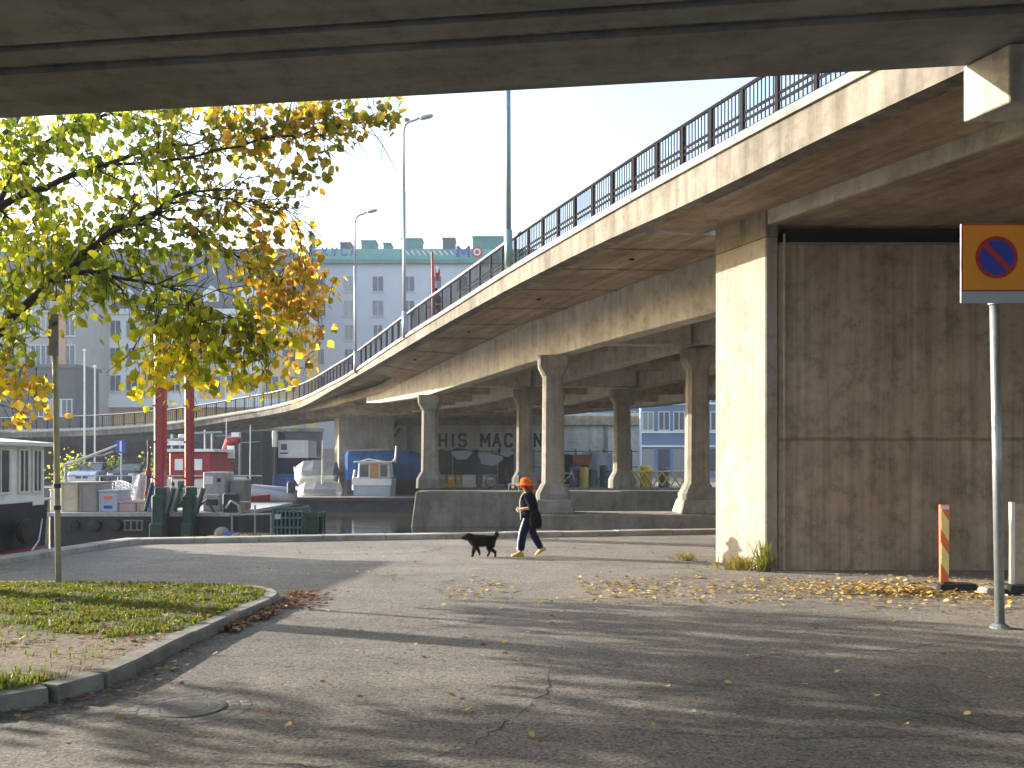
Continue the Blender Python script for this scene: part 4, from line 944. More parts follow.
m=MB(); m.loft([[(csx(Y)-3.1,Y,zc1+.003),(csx(Y)+.18,Y,zc1+.003),(csx(Y)+.18,Y,zc1+.08),(csx(Y)-1.4,Y,zc1+.22),(csx(Y)-3.1,Y,zc1+.08)] for Y in (16.1,18,20.45)]); obj('roof',m,M['cream'],t)
for Ya_,Yb_ in ((18.55,19.05),(19.4,19.65),(19.85,20.08),(16.9,17.9)):
    m=MB(); z0_,z1_=zc0+.22,zc1-.1
    m.loft([[(csx(Y)+.03,Y,z0_),(csx(Y)+.03,Y,z1_),(csx(Y)-.02,Y,z1_),(csx(Y)-.02,Y,z0_)] for Y in (Ya_,Yb_)]); wdo=obj('window',m,M['glass'],cab)
m=MB(); m.tube([(csx(20.4)-.1,20.7,zc0+.02),(csx(19)+.1,19.3,zc0-.02),(csx(16.5)+.18,16.5,zc0)],.025,6); obj('rub_rail',m,M['cream'],t)
# mooring ropes
rm=MB(); rm.tube([(-10.75,20.6,.62),(-10.3,19.6,.2),(-9.9,18.6,.1),(-9.6,18.0,.14)],.016,5); tag(obj('mooring_rope',rm,M['cream']),'pale mooring rope slung from the houseboat hull to the quay','rope')
# small red dinghy
t=thing('red_dinghy',(-10.15,18.6,-.55),'small faded red dinghy lying between the houseboat and the quay','boat')
m=MB(); hull(m,(-10.35,18.4,-.65),2.6,.9,.62,math.pi/2-.15); obj('hull',m,M['redhull'],t)
m=MB(); m.obox((-10.35,18.2,-.02),.7,.25,.05,.0); obj('seat',m,M['bluepaint'],t)
# work barge behind the quay
YB=26.5
zdk=PZ(513,YB)
t=thing('work_barge',(-12,YB+2,-.55),'low dark steel work barge carrying crates, posts and machines, moored behind the quay','barge')
bx0,bx1=PX(48,YB),PX(238,YB)
m=MB(); m.box(bx0,bx1,YB,YB+6.5,-.9,zdk); obj('hull',m,M['hulldark'],t,bevel=.06)
m=MB(); m.box(bx0-.03,bx1+.03,YB-.05,YB+6.55,zdk-.1,zdk+.012); obj('deck_edge',m,M['machine'],t)
for px in (75,96,117): 
    m=MB(); m.lathe((PX(px,YB),0,0),[(.09,-.07),(.17,-.05),(.17,.05),(.09,.07)],14); m.v=[(p[0],YB-.1+p[2],zdk-.36+p[1]) for p in m.v]; obj('tyre_fender',m,M['black'],t)
m=MB(); 
for px in (125,131,137,142): m.box(PX(px,YB),PX(px+1.4,YB),YB-.06,YB-.002,zdk-.5,zdk-.2)
m.box(PX(124,YB),PX(143.5,YB),YB-.065,YB-.003,zdk-.24,zdk-.2); m.box(PX(124,YB),PX(143.5,YB),YB-.065,YB-.003,zdk-.52,zdk-.48); obj('ladder',m,M['footing'],t)
def crate(px0,px1,py0,py1,Y,dep,mat,label,name='crate',lid=None):
    x0,x1=PX(px0,Y),PX(px1,Y); z0,z1=PZ(py1,Y),PZ(py0,Y)
    t=thing(name,((x0+x1)/2,Y+dep/2,z0),label,'crate')
    m=MB(); m.box(x0,x1,Y,Y+dep,z0,z1-.06); obj('body',m,mat,t,bevel=.015)
    m=MB(); m.box(x0-.02,x1+.02,Y-.02,Y+dep+.02,z1-.057,z1); obj('lid',m,lid or mat,t,bevel=.01)
    m=MB()
    for k in (0,1): 
        xx=x0+.03 if k==0 else x1-.07
        m.box(xx,xx+.04,Y-.018,Y-.002,z0,z1-.07)
    m.box(x0+.08,x1-.08,Y-.016,Y-.002,(z0+z1)/2-.02,(z0+z1)/2+.02); obj('batten',m,mat,t)
    return t
Yc=YB+.4; pyd=HZ+(EYE-zdk-.014)*F/Yc
crate(50,60,489,pyd,Yc+.6,.8,M['cream'],'narrow cream crate at the barge end next to the slim post')
crate(60.5,78,482,pyd,Yc,1.0,M['beige'],'beige plywood crate on the barge right of the slim post')
crate(79,97.5,482,pyd,Yc,1.0,M['taupe'],'dark taupe crate between the beige crate and the white locker')
lk=crate(98.5,118,490,pyd,Yc,.9,M['signgrey'],'pale grey locker with an orange and a blue label on the barge','locker')
for py,mt in ((497.5,M['orange']),(507,M['signblue'])):
    m=MB(); m.box(PX(104,Yc),PX(112.5,Yc),Yc-.024,Yc-.02,PZ(py+1.5,Yc),PZ(py-1.5,Yc)); obj('sticker',m,mt,lk)
crate(119,136,501,pyd,Yc,.9,M['pinkgrey'],'low faded pink crate under the white net')
crate(137,152,501,pyd,Yc,.9,M['beige'],'low beige box with worn front, beside the left red post')
# white safety net over frame
t=thing('safety_net',(PX(122,Yc+1.2),Yc+1.2,zdk),'bright white mesh net draped over a frame behind the barge crates','net')
m=MB(); Yn=Yc+1.3
def netp(u,v): return P(110+25*u, 482+ (499-482)*v+ 5*u*(1-v)-3*math.sin(u*3), Yn+.15*math.sin(u*5+v*2))
for i in range(9): m.tube([netp(i/8,v/5) for v in range(6)],.028,4)
for j in range(6): m.tube([netp(i/8,j/5) for i in range(9)],.024,4)
obj('mesh',m,M['net'],t)
m=MB(); m.tube([(PX(112,Yn),Yn+.1,zdk),(PX(112,Yn),Yn+.1,PZ(483,Yn))],.03,6); m.tube([(PX(134,Yn),Yn+.1,zdk),(PX(134,Yn),Yn+.1,PZ(486,Yn))],.03,6); obj('frame',m,M['machine'],t)
t=thing('white_sheet',(PX(141,Yn),Yn,zdk),'crumpled bright white tarpaulin hanging beside the left red post','tarpaulin')
m=MB(); gg=[[P(132+17*u, 474+ (500-474)*v + 2*math.sin(u*7), Yn-.1+.15*math.sin(u*9+v*3)) for u in [k/10 for k in range(11)]] for v in [k/6 for k in range(7)]]
m.loft(gg,False,0,closed=False); m.loft([[p+Vector((0,.04,0)) for p in r] for r in gg],False,0,closed=False); obj('sheet',m,M['net'],t,smooth=True)
m=MB(); m.tube([gg[0][0]+Vector((0,.05,0)),gg[0][-1]+Vector((0,.05,0))],.03,6); m.tube([gg[0][5]+Vector((0,.06,0)),Vector((gg[0][5].x,gg[0][5].y+.06,zdk))],.03,6); obj('pole',m,M['machine'],t)
# red spud posts
YP=27.3
def spud(px,Y,wd,ytop,label):
    x=PX(px,Y); t=thing('red_spud_post',(x,Y,zdk),label,'post','red posts of the work barge'); zt=PZ(ytop,Y)
    m=MB(); m.cbox((x,Y,(zdk+.8+zt)/2),wd,wd,zt-zdk-.8,.05); obj('post',m,M['red'],t)
    for k in range(5):
        z=zdk+1.0+k*1.05; m=MB(); m.box(x-wd/2-.012,x+wd/2+.012,Y-wd/2-.012,Y+wd/2+.012,z,z+.05); obj('band',m,M['red'],t)
    m=MB(); m.cbox((x,Y,zdk+.1),wd*1.35,wd*1.4,.9,.05); m.cbox((x-.03,Y-.04,zdk-.55),wd*1.5,wd*1.4,.6,.05); m.cbox((x+.05,Y,zdk+.65),wd*1.15,wd*1.15,.24,.03); m.tube([(x+.3,Y-.3,zdk+.05),(x+.5,Y-.3,zdk+.75)],.07,7); m.tube([(x-.3,Y-.35,zdk+.1),(x-.1,Y-.35,zdk+.9)],.05,7); obj('guide_frame',m,M['darkgreen'],t)
spud(160.5,YB-.42,.30,325,'left and nearer red steel post rising from the barge into the leaves')
spud(189.5,YB-.36,.235,330,'right and thinner red steel post rising from the barge into the leaves')
m=MB(); x=PX(207,YP); 
t=thing('hydraulic_unit',(PX(192,YP),YP-.3,zdk),'dark green hydraulic drum with hoses on the barge between the red posts','machine')
m=MB(); m.lathe((0,0,0),[(.1,-.3),(.36,-.28),(.37,-.2),(.26,-.17),(.26,.17),(.37,.2),(.36,.28),(.1,.3)],18); m.v=[(PX(175,YP+.3)+p[1],YP+.3+p[0],zdk+.39+p[2]) for p in m.v]; obj('drum',m,M['darkgreen'],t)
m=MB(); m.tube([P(176,508,YP-.6),P(184,500,YP-.7),P(190,512,YP-.8),P(198,522,YP-.8)],.05,6); m.tube([P(200,505,YP-.5),P(207,500,YP-.6),P(214,512,YP-.7),P(212,528,YP-.7)],.045,6); obj('hose',m,M['steeldark'],t)
m=MB(); m.obox(P(180,519,YP-.4),.12,.1,.8,0,0,.5); obj('strut',m,M['cream'],t)
# grey machine
t=thing('winch_cabinet',(PX(215,YP),YP,zdk),'pale grey winch cabinet with dark vents on the barge right of the red posts','machine')
m=MB(); m.box(PX(203,YP),PX(224,YP),YP,YP+1,zdk+.012,PZ(472,YP)); m.box(PX(208,YP),PX(222,YP),YP-.25,YP-.002,zdk+.012,PZ(494,YP)); obj('cabinet',m,M['machine'],t,bevel=.03)
m=MB(); m.box(PX(205,YP),PX(213,YP),YP-.012,YP-.002,PZ(484,YP),PZ(476,YP)); obj('panel',m,M['white'],t)
for q in ((209,221,505,499),(217,221,482,478)):
    yy=YP-.26 if q[0]==209 else YP-.002
    m=MB(); m.box(PX(q[0],YP),PX(q[1],YP),yy-.012,yy,PZ(q[2],YP),PZ(q[3],YP)); obj('vent',m,M['steeldark'],t)
m=MB(); m.box(PX(226,YP),PX(240,YP),YP+.3,YP+1.2,zdk+.012,PZ(480,YP)); tag(obj('steel_tank',m,M['footing'],bevel=.04),'dull grey steel tank standing right of the winch cabinet','tank')
for k,(px,lean,r,yt) in enumerate(((146,.10,.05,452),(149,-.06,.04,440),(152,.04,.05,460),(154.5,.0,.035,446))):
    t=thing('drill_rod',(PX(px,YP-.3),YP-.3+.1*k,zdk),'dark steel rod leaning beside the left red post on the barge','rod','dark rods beside the left red post')
    m=MB(); x=PX(px,YP-.3); yy=YP-.3+.1*k; m.tube([(x,yy,zdk),(x+lean,yy,PZ(yt,yy))],r,6); obj('rod',m,M['steeldark'],t)
    for zz in (.5,1.1): m=MB(); m.tube([(x+lean*zz/2.5,yy,zdk+zz),(x+lean*(zz+.12)/2.5,yy,zdk+zz+.12)],r*1.5,6); obj('coupling',m,M['redhull'],t)
t=thing('engine_unit',(PX(232,YP-.6),YP-.6,zdk),'rusty dark engine with pipes at the right end of the barge','machine')
m=MB(); m.cbox((PX(231,YP-.6),YP-.6,zdk+.3),.42,.4,.56,.05); obj('block',m,M['steeldark'],t)
m=MB(); m.tube([P(226,508,YP-.9),P(231,501,YP-.9),P(238,505,YP-.9),P(240,514,YP-.9)],.04,6); obj('pipe',m,M['machine'],t)
# red workboat behind barge
YT=34
t=thing('red_workboat',(PX(195,YT),YT,-.55),'red and white workboat with cluttered wheelhouse behind the barge','boat')
m=MB(); hull(m,(PX(192,YT),YT+1.2,-.9),4.6,2.6,1.5,math.pi,.35); obj('hull',m,M['redhull'],t)
m=MB(); m.box(PX(152,YT),PX(232,YT),YT-.2,YT+2,.55,PZ(478,YT)); obj('deckhouse',m,M['cream'],t,bevel=.05)
m=MB(); m.box(PX(172,YT),PX(214,YT),YT-.3,YT+1.7,PZ(477.8,YT),PZ(452,YT)); wh=obj('wheelhouse',m,M['red'],t,bevel=.05)
for a,b in ((178,186),(193,205)):
    m=MB(); m.box(PX(a,YT),PX(b,YT),YT-.33,YT-.303,PZ(470,YT),PZ(459,YT)); obj('window',m,M['white'],wh)
for a,b in ((156,166),(180,187)):
    m=MB(); m.box(PX(a,YT),PX(b,YT),YT-.23,YT-.203,PZ(493,YT),PZ(481,YT)); obj('window',m,M['glass'],t)
m=MB(); m.box(PX(168,YT),PX(218,YT),YT-.5,YT+1.9,PZ(451.8,YT),PZ(449,YT)); obj('roof',m,M['white'],t)
m=MB()
for px,py in ((172,434),(180,438),(190,432),(205,430),(212,433)): m.tube([(PX(px,YT),YT,PZ(450,YT)),(PX(px,YT),YT,PZ(py,YT))],.035,6)
m.tube([P(160,441,YT),P(188,438,YT)],.05,6); m.tube([P(190,433,YT),P(222,432,YT)],.04,6); m.tube([P(155,446,YT-.1),P(182,442,YT-.1)],.05,6); obj('mast_rig',m,M['machine'],t)
m=MB(); m.cbox(P(178,443,YT),.9,.3,.16,.04); m.cbox(P(186,436,YT),.5,.3,.14,.04); obj('radar',m,M['white'],t)
# red crane arm
YR=36
t=thing('red_crane',(PX(230,YR),YR,.3),'small red folding crane arm with a white tip beside the dark covered container','crane')
m=MB(); m.tube([P(232,490,YR),P(228,470,YR),P(226,450,YR),P(229,441,YR),P(240,439,YR)],[.22,.2,.18,.2,.16],8); obj('arm',m,M['red'],t)
m=MB(); m.obox(P(236,436,YR),.3,.25,.28); obj('tip',m,M['white'],t)
m=MB(); m.obox(P(231,452,YR-.2),.28,.1,.5); obj('cylinder',m,M['white'],t)
m=MB(); m.box(PX(222,YR),PX(243,YR),YR-.4,YR+.6,-.9,PZ(488,YR)); obj('base',m,M['machine'],t)
# dark tarped container on far bank
YD=53
def bankbox(px0,px1,py0,Y,dep,mat,name,label,cat,roof=None):
    x0,x1=PX(px0,Y),PX(px1,Y); t=thing(name,((x0+x1)/2,Y+dep/2,.4),label,cat)
    m=MB(); m.box(x0,x1,Y,Y+dep,.4,PZ(py0,Y)); obj('body',m,mat,t,bevel=.08)
    return t,x0,x1
t,x0,x1=bankbox(240,273,431,YD,3,M['tarpdark'],'covered_container','tall container under dark green black tarpaulin, right of the red crane','container')
m=MB(); 
for k in range(4): m.tube([(x0-.01+(x1-x0)*k/3,YD-.05,.5),(x0+(x1-x0)*k/3,YD-.05,PZ(432,YD))],.04,5)
obj('strap',m,M['steeldark'],t)
t=thing('white_lantern_post',(PX(275,YD-.5),YD-.5,.4),'short post with a pale lantern head next to the dark covered container','post')
m=MB(); m.tube([(PX(275,YD-.5),YD-.5,.4),(PX(275,YD-.5),YD-.5,PZ(446,YD))],.08,7); obj('post',m,M['steeldark'],t)
m=MB(); m.cbox((PX(275,YD-.5),YD-.5,PZ(439,YD)),.3,.3,.95,.06); obj('lantern',m,M['cream'],t)
# trailer with white panel
YD2=53.4
t=thing('box_trailer',(PX(292,YD2),YD2,.4),'white box trailer with violet emblem and dark blue skirt behind the covered boats','trailer')
m=MB(); m.box(PX(278,YD2),PX(308.5,YD2),YD2,YD2+2.2,PZ(458,YD2),PZ(440,YD2)); obj('box',m,M['white'],t,bevel=.03)
m=MB(); m.box(PX(281,YD2),PX(287,YD2),YD2-.01,YD2-.003,PZ(450,YD2),PZ(444,YD2)); m.box(PX(280,YD2),PX(288,YD2),YD2-.01,YD2-.003,PZ(454,YD2),PZ(452.4,YD2)); obj('emblem',m,M['purple'],t)
m=MB(); m.box(PX(274,YD2),PX(310,YD2),YD2+.02,YD2+2.1,.75,PZ(458.3,YD2)); obj('skirt',m,M['navy'],t)
for px in (283,303):
    m=MB(); m.lathe((0,0,0),[(.2,-.12),(.38,-.1),(.38,.1),(.2,.12)],14); m.v=[(PX(px,YD2)+p[0],YD2+.1+p[2],.78+p[1]) for p in m.v]; obj('wheel',m,M['black'],t)
# pontoon with boats
YN=44.4
zpn=PZ(498,YN)
m=MB(); m.box(PX(262,YN),PX(419,YN),YN,YN+1.1,-.85,zpn-.002); pt=obj('hull',m,M['pontoon'])
t=thing('pontoon',(PX(340,YN),YN+1.1,-.55),'long low dark mooring pontoon floating in front of the covered boats','pontoon'); 
pt.data.transform(Matrix.Translation(-ORG[t])); pt.parent=t
m=MB(); m.box(PX(262,YN),PX(419,YN),YN-.08,YN-.003,zpn-.25,zpn-.1); obj('fender',m,M['black'],t)
m=MB(); m.box(PX(262,YN),PX(419,YN),YN+.0,YN+1.1,zpn,zpn+.04); obj('planking',m,M['taupe'],t)
YV=47.2
def covered_boat(px0,px1,py0,py1,Y,label):
    x0,x1=PX(px0,Y),PX(px1,Y); zt=PZ(py0,Y); zb=PZ(py1,Y); L_=x1-x0
    t=thing('covered_boat',((x0+x1)/2,Y,zb),label,'boat','white covered boats by the pontoon')
    m=MB(); rings=[]
    for u,w,h0,h1 in ((0,.06,.55,.62),(.1,.45,.42,.80),(.25,.85,.40,.97),(.5,1.0,.40,1.0),(.8,1.0,.40,.97),(.98,.95,.4,.9)):
        x=x0+L_*u; H_=zt-zb; rings.append([(x,Y-w,zb+H_*h0),(x,Y-w*.9,zb+H_*(h0+.2)),(x,Y-w*.3,zb+H_*h1),(x,Y+w*.3,zb+H_*h1),(x,Y+w*.9,zb+H_*(h0+.2)),(x,Y+w,zb+H_*h0)])
    m.loft(rings); obj('cover',m,M['greytarp'],t)
    m=MB(); rings=[]
    for u,w,h0 in ((0.02,.04,.56),(.1,.4,.425),(.25,.8,.405),(.5,.96,.405),(.98,.92,.405)):
        x=x0+L_*u; H_=zt-zb; rings.append([(x,Y-w,zb+H_*h0),(x,Y-w*.7,zb+H_*.2),(x,Y-w*.2,zb+(0 if u>.05 else H_*.3)),(x,Y+w*.2,zb+(0 if u>.05 else H_*.3)),(x,Y+w*.7,zb+H_*.2),(x,Y+w,zb+H_*h0)])
    m.loft(rings); obj('hull',m,M['white'],t,smooth=True)
    return t
covered_boat(294,337,460,485,YV+2.1,'larger grey white covered boat, upper of the two beside the sunlit pier edge')
covered_boat(296,340,481,500,YV-.5,'lower and smaller pale covered boat just above the pontoon')
# inflatable
t=thing('grey_inflatable',(PX(268,40),40,-.55),'grey inflatable boat with low open hull at the left end of the pontoon','boat')
m=MB(); Yi=40; 
m.tube([P(296,494,Yi+.5),P(285,492,Yi+.6),P(255,490,Yi+.5),P(240,486,Yi),P(255,493,Yi-.5),P(285,498,Yi-.6),P(296,500,Yi-.6)],[.2,.24,.25,.22,.25,.24,.2],9); obj('tube',m,M['greyrib'],t,smooth=True)
m=MB(); hull(m,(PX(269,Yi),Yi,-.75),2.4,.9,.75,math.pi,.4); obj('hull',m,M['steeldark'],t)
m=MB(); m.cbox(P(291,487,Yi),.3,.4,.5,.06); obj('motor',m,M['steeldark'],t)
# blue things near the inflatable
t,x0,x1=bankbox(272,300,474,52.6,1.0,M['bluetarp'],'blue_bundle','low bundle under blue tarpaulin on the bank above the grey inflatable','bundle')
# motor boat, stern view
Ym=47.2
xm=PX(376.5,Ym); wl=-.55
t=thing('cabin_boat',(xm,Ym,wl),'small white cabin boat seen from the stern with orange wooden door and blue trim','boat')
zt=PZ(478,Ym)
m=MB(); rings=[]
for Y,w,h in ((Ym-1.6,.98,0),(Ym-.5,1.08,.02),(Ym+.4,1.0,.08),(Ym+.9,.7,.15),(Ym+1.2,.1,.2)):
    rings.append([(xm-w,Y,zt+h),(xm-w*.88,Y,wl),(xm-w*.3,Y,wl-.25),(xm+w*.3,Y,wl-.25),(xm+w*.88,Y,wl),(xm+w,Y,zt+h)])
m.loft(rings); obj('hull',m,M['signgrey'],t)
m=MB(); m.box(xm-1.0,xm+1.0,Ym-1.66,Ym-1.603,zt-.34,zt-.02); obj('stern_band',m,M['white'],t)
zc=PZ(466,Ym)
m=MB(); m.loft([[(xm-.85,Y,zt-.1),(xm+.85,Y,zt-.1),(xm+.78,Y,zc+.18),(xm-.78,Y,zc+.18)] for Y in (Ym-.9,Ym+.4)]); cb=obj('cabin',m,M['white'],t,bevel=.03)
m=MB(); m.box(xm-.98,xm+.98,Ym-1.2,Ym+.6,zc+.183,zc+.26); obj('roof',m,M['white'],t,bevel=.02)
m=MB(); m.box(xm-.2,xm+.24,Ym-.93,Ym-.904,zt-.15,zc+.1); obj('door',m,M['wooddoor'],cb)
for a,b in ((-.72,-.28),(.32,.70)):
    m=MB(); m.box(xm+a,xm+b,Ym-.925,Ym-.904,zt+.08,zc+.08); obj('window',m,M['glass'],cb)
m=MB(); m.box(xm-.86,xm-.24,Ym-.94,Ym-.904,zt-.13,zt+.03); m.box(xm+.27,xm+.86,Ym-.94,Ym-.904,zt-.13,zt+.03); obj('trim',m,M['signblue'],t)
m=MB(); m.tube([P(395,463,Ym),P(396.5,446,Ym)],.05,6); m.tube([P(395,458,Ym),P(390,464,Ym)],.03,5); m.tube([P(355,470,Ym-1),P(353,482,Ym-1.2)],.06,6); m.tube([P(358,462,Ym),P(368,459,Ym),P(382,461,Ym)],.03,5); obj('mast',m,M['white'],t)
m=MB(); m.lathe(P(381,462.5,Ym),[(.05,-.08),(.3,-.05),(.3,.03),(.2,.1)],12); obj('radar',m,M['white'],t)
m=MB(); m.cbox(P(355,484,Ym-1.5),.3,.2,.6,.08); obj('fender',m,M['white'],t)
# blue tarped boat behind
Yq=48.9
t=thing('blue_covered_boat',(PX(383,Yq),Yq,-.2),'long boat under a blue tarpaulin behind the small white cabin boat','boat')
m=MB(); rings=[]
for px,w,h0 in ((346,.3,452),(350,.7,451),(380,.8,450),(410,.8,450),(421,.7,453)):
    x=PX(px,Yq); rings.append([(x,Yq-w,PZ(480,Yq)),(x,Yq-w,PZ(456,Yq)),(x,Yq-w*.5,PZ(h0,Yq)),(x,Yq+w*.5,PZ(h0,Yq)),(x,Yq+w,PZ(456,Yq)),(x,Yq+w,PZ(480,Yq))])
m.loft(rings); obj('cover',m,M['bluetarp'],t)
m=MB(); m.loft([[(PX(px,Yq),Yq-w,PZ(479,Yq)),(PX(px,Yq),Yq-w*.5,PZ(494,Yq)),(PX(px,Yq),Yq+w*.5,PZ(494,Yq)),(PX(px,Yq),Yq+w,PZ(479,Yq))] for px,w in ((348,.3),(360,.7),(421,.7))]); obj('hull',m,M['hulldark'],t)
m=MB(); m.tube([(PX(347,Yq),Yq-.7,PZ(450.5,Yq)),(PX(392,Yq),Yq-.75,PZ(449.5,Yq))],.05,6); obj('ridge_pole',m,M['greytarp'],t)
# teal cage crates near the quay
YC=25.2
def cage(px0,px1,py0,label,mat):
    x0,x1=PX(px0,YC),PX(px1,YC); z0=-.2; z1=PZ(py0,YC)
    t=thing('cage_crate',((x0+x1)/2,YC+.4,z0),label,'crate','teal cage crates by the quay')
    m=MB(); m.box(x0+.04,x1-.04,YC+.04,YC+.9,z0+.06,z1-.12); obj('load',m,M['tarpdark'],t)
    m=MB()
    n=7
    for k in range(n+1):
        xx=x0+(x1-x0)*k/n; m.box(xx-.018,xx+.018,YC-.012,YC+.02,z0,z1)
    for z in (z0,z0+(z1-z0)*.33,z0+(z1-z0)*.66,z1): m.box(x0-.02,x1+.02,YC-.03,YC-.0125,z-.025,z+.025)
    for yy in (YC+.45,YC+.9):
        for xx in (x0,x1): m.box(xx-.02,xx+.02,yy-.02,yy+.02,z0,z1)
    m.box(x0-.02,x0+.02,YC-.01,YC+.92,z1-.02,z1+.022); m.box(x1-.02,x1+.02,YC-.01,YC+.92,z1-.02,z1+.022); obj('cage',m,mat,t)
    return t
c1=cage(273,302,508,'wide teal mesh cage crate loaded with dark gear just behind the quay edge',M['teal'])
m=MB(); m.box(PX(275,YC),PX(281,YC),YC-.04,YC-.032,PZ(519,YC),PZ(514,YC)); obj('tag_plate',m,M['signgrey'],c1)
cage(304,318,514,'narrow green teal cage crate right of the wide one on the quay edge',M['darkgreen'])
m=MB(); m.box(PX(228,YC),PX(330,YC),YC-.15,YC+1.6,-.9,-.2); t2=tag(obj('mooring_raft',m,M['pontoon'],bevel=.03),'dark raft floating against the quay under the cage crates','raft')
# pipe rail + bags
t=thing('pipe_railing',(PX(250,YC),YC+1.2,-.2),'thin pale pipe railing on the raft left of the cage crates','railing')
m=MB(); Yr=YC+1.2; m.tube([P(230,515,Yr),P(272,514,Yr)],.035,6); obj('rail',m,M['machine'],t)
for px in (232,255,271): 
    m=MB(); m.tube([(PX(px,Yr),Yr,-.2),P(px,505 if px==255 else 515,Yr)],.03,6); obj('post',m,M['machine'],t)
def sack(px,py,Y,w,h,mat,label):
    c=P(px,py,Y); m=MB(); rings=[]
    for z,k in ((-.5,.8),(-.3,1),(0,.95),(.3,.7),(.48,.25)): rings.append([(c.x+w/2*k*math.cos(a)+.03*math.sin(a*3),Y+w*.35*k*math.sin(a),c.z+h*z) for a in [2*math.pi*i/12 for i in range(12)]])
    m.loft(rings); return tag(obj('sack',m,mat,smooth=True),label,'sack')
sack(231,536,YC-.05,.6,.26,M['bluetarp'],'blue tarpaulin sack on the raft near the pipe railing')
sack(213,538,YC+.1,.5,.16,M['yellow'],'flat yellow sack lying at the barge corner')
m=MB(); m.box(PX(200,YC),PX(228.5,YC),YC-.2,YC+.8,-.9,-.25); tag(obj('mooring_raft',m,M['pontoon'],bevel=.03),'short dark raft under the yellow sack at the barge corner','raft')
sack(222,532,YC+.5,.4,.3,M['taupe'],'brown jute sack between the yellow and the blue sacks')
# ------------------------------------------------------------------ far bank: cars, signs, posts, shrubs
def car(x,Y,label,mat,rot):
    t=thing('parked_car',(0,0,0),label,'car','cars parked on the far bank')
    W=1.74; Lc=4.1
    m=MB(); 
    prof=[(-2.05,.32),(-2.05,.72),(-1.9,.9),(-1.0,.98),(-.2,1.02),(1.85,1.0),(2.02,.85),(2.05,.35)]
    secs=[]
    for y,k in ((-W/2,.94),(-W/2+.06,1),(W/2-.06,1),(W/2,.94)): secs.append([(px_*k,y,.25+(z-.25)*(.97 if k<1 else 1)) for px_,z in prof])
    m.loft(secs); obj('body',m,mat,t,smooth=False,bevel=.03)
    m=MB(); m.loft([[(-1.05,-.78,.98),(1.75,-.78,.98),(1.75,.78,.98),(-1.05,.78,.98)],[(-.3,-.62,1.44),(1.25,-.62,1.44),(1.25,.62,1.44),(-.3,.62,1.44)]]); cab=obj('cabin',m,M['glass'],t)
    m=MB(); m.loft([[(-.36,-.65,1.442),(1.3,-.65,1.442),(1.3,.65,1.442),(-.36,.65,1.442)],[(-.2,-.55,1.49),(1.1,-.55,1.49),(1.1,.55,1.49),(-.2,.55,1.49)]]); obj('roof',m,mat,t)
    for sy in (-1,1):
        for wx in (-1.3,1.3):
            m=MB(); m.lathe((0,0,0),[(.18,-.1),(.32,-.09),(.32,.09),(.18,.1)],16); m.v=[(wx+p[0],sy*.8+p[2],.32+p[1]) for p in m.v]; obj('wheel',m,M['black'],t)
        m=MB(); m.cbox((-2.02,sy*.62,.72),.12,.34,.16,.03); obj('headlight',m,M['white'],t)
    m=MB(); m.box(-2.075,-2.055,-.35,.35,.5,.66); obj('grille',m,M['steeldark'],t)
    t.location=(x,Y,.4); t.rotation_euler=(0,0,rot); return t
car(PX(94.5,56.6),56.6,'silver blue parked car facing the water on the far bank, left of the blue sign',M['carpaint'],math.pi/2+.08)
car(PX(133,56.6),56.6,'dark blue parked car on the far bank behind the white net',M['cardark'],math.pi/2+.05)
t=thing('blue_road_sign',(PX(121.5,54),54,.4),'small blue road sign with white bar on a thin pole between the parked cars','road sign')
m=MB(); m.tube([(PX(121.5,54),54,.4),(PX(121.5,54),54,PZ(440,54))],.06,8); obj('pole',m,M['galv'],t)
m=MB(); m.box(PX(116.5,54),PX(126,54),53.9,53.94,PZ(453,54),PZ(440.5,54)); obj('plate',m,M['signblue'],t)
m=MB(); m.box(PX(120.5,54),PX(122.5,54),53.88,53.899,PZ(451.5,54),PZ(441,54)); obj('bar',m,M['white'],t)
def slimpole(px,Y,yt,label,r=.07):
    x=PX(px,Y); t=thing('flag_pole',(x,Y,.4),label,'pole','tall thin poles on the far bank')
    m=MB(); m.tube([(x,Y,.4),(x,Y,PZ(yt,Y))],[r,r*.7],8); obj('pole',m,M['white'],t)
    m=MB(); m.lathe((x,Y,.4),[(r*2.4,0),(r*2.4,.1),(r*1.3,.25)],10); obj('base',m,M['machine'],t)
    m=MB(); m.lathe((x,Y,PZ(yt,Y)),[(.05,0),(.11,.06),(.11,.12),(.03,.18)],8); obj('finial',m,M['white'],t)
slimpole(84.5,56.2,352,'tall thin white pole left of the silver blue car')
slimpole(94.8,57.6,368,'tall thin white pole directly above the silver blue car',.06)
slimpole(448,57.2,444,'unused',.05) if False else None
t=thing('boom_spar',(PX(66,27),27,1.2),'long thin pale boom slanting up from the slim post over the parked car','boom')
m=MB(); m.tube([P(64,465,27),P(90,456,27),P(117,445,27)],[.05,.045,.03],6); obj('spar',m,M['cream'],t)
m=MB(); m.tube([P(66,464,27),(PX(66,27),27,zdk+.012)],.05,6); m.tube([P(92,457,27),P(104,455,27),P(113,451.5,27)],.03,5); obj('stay',m,M['machine'],t)
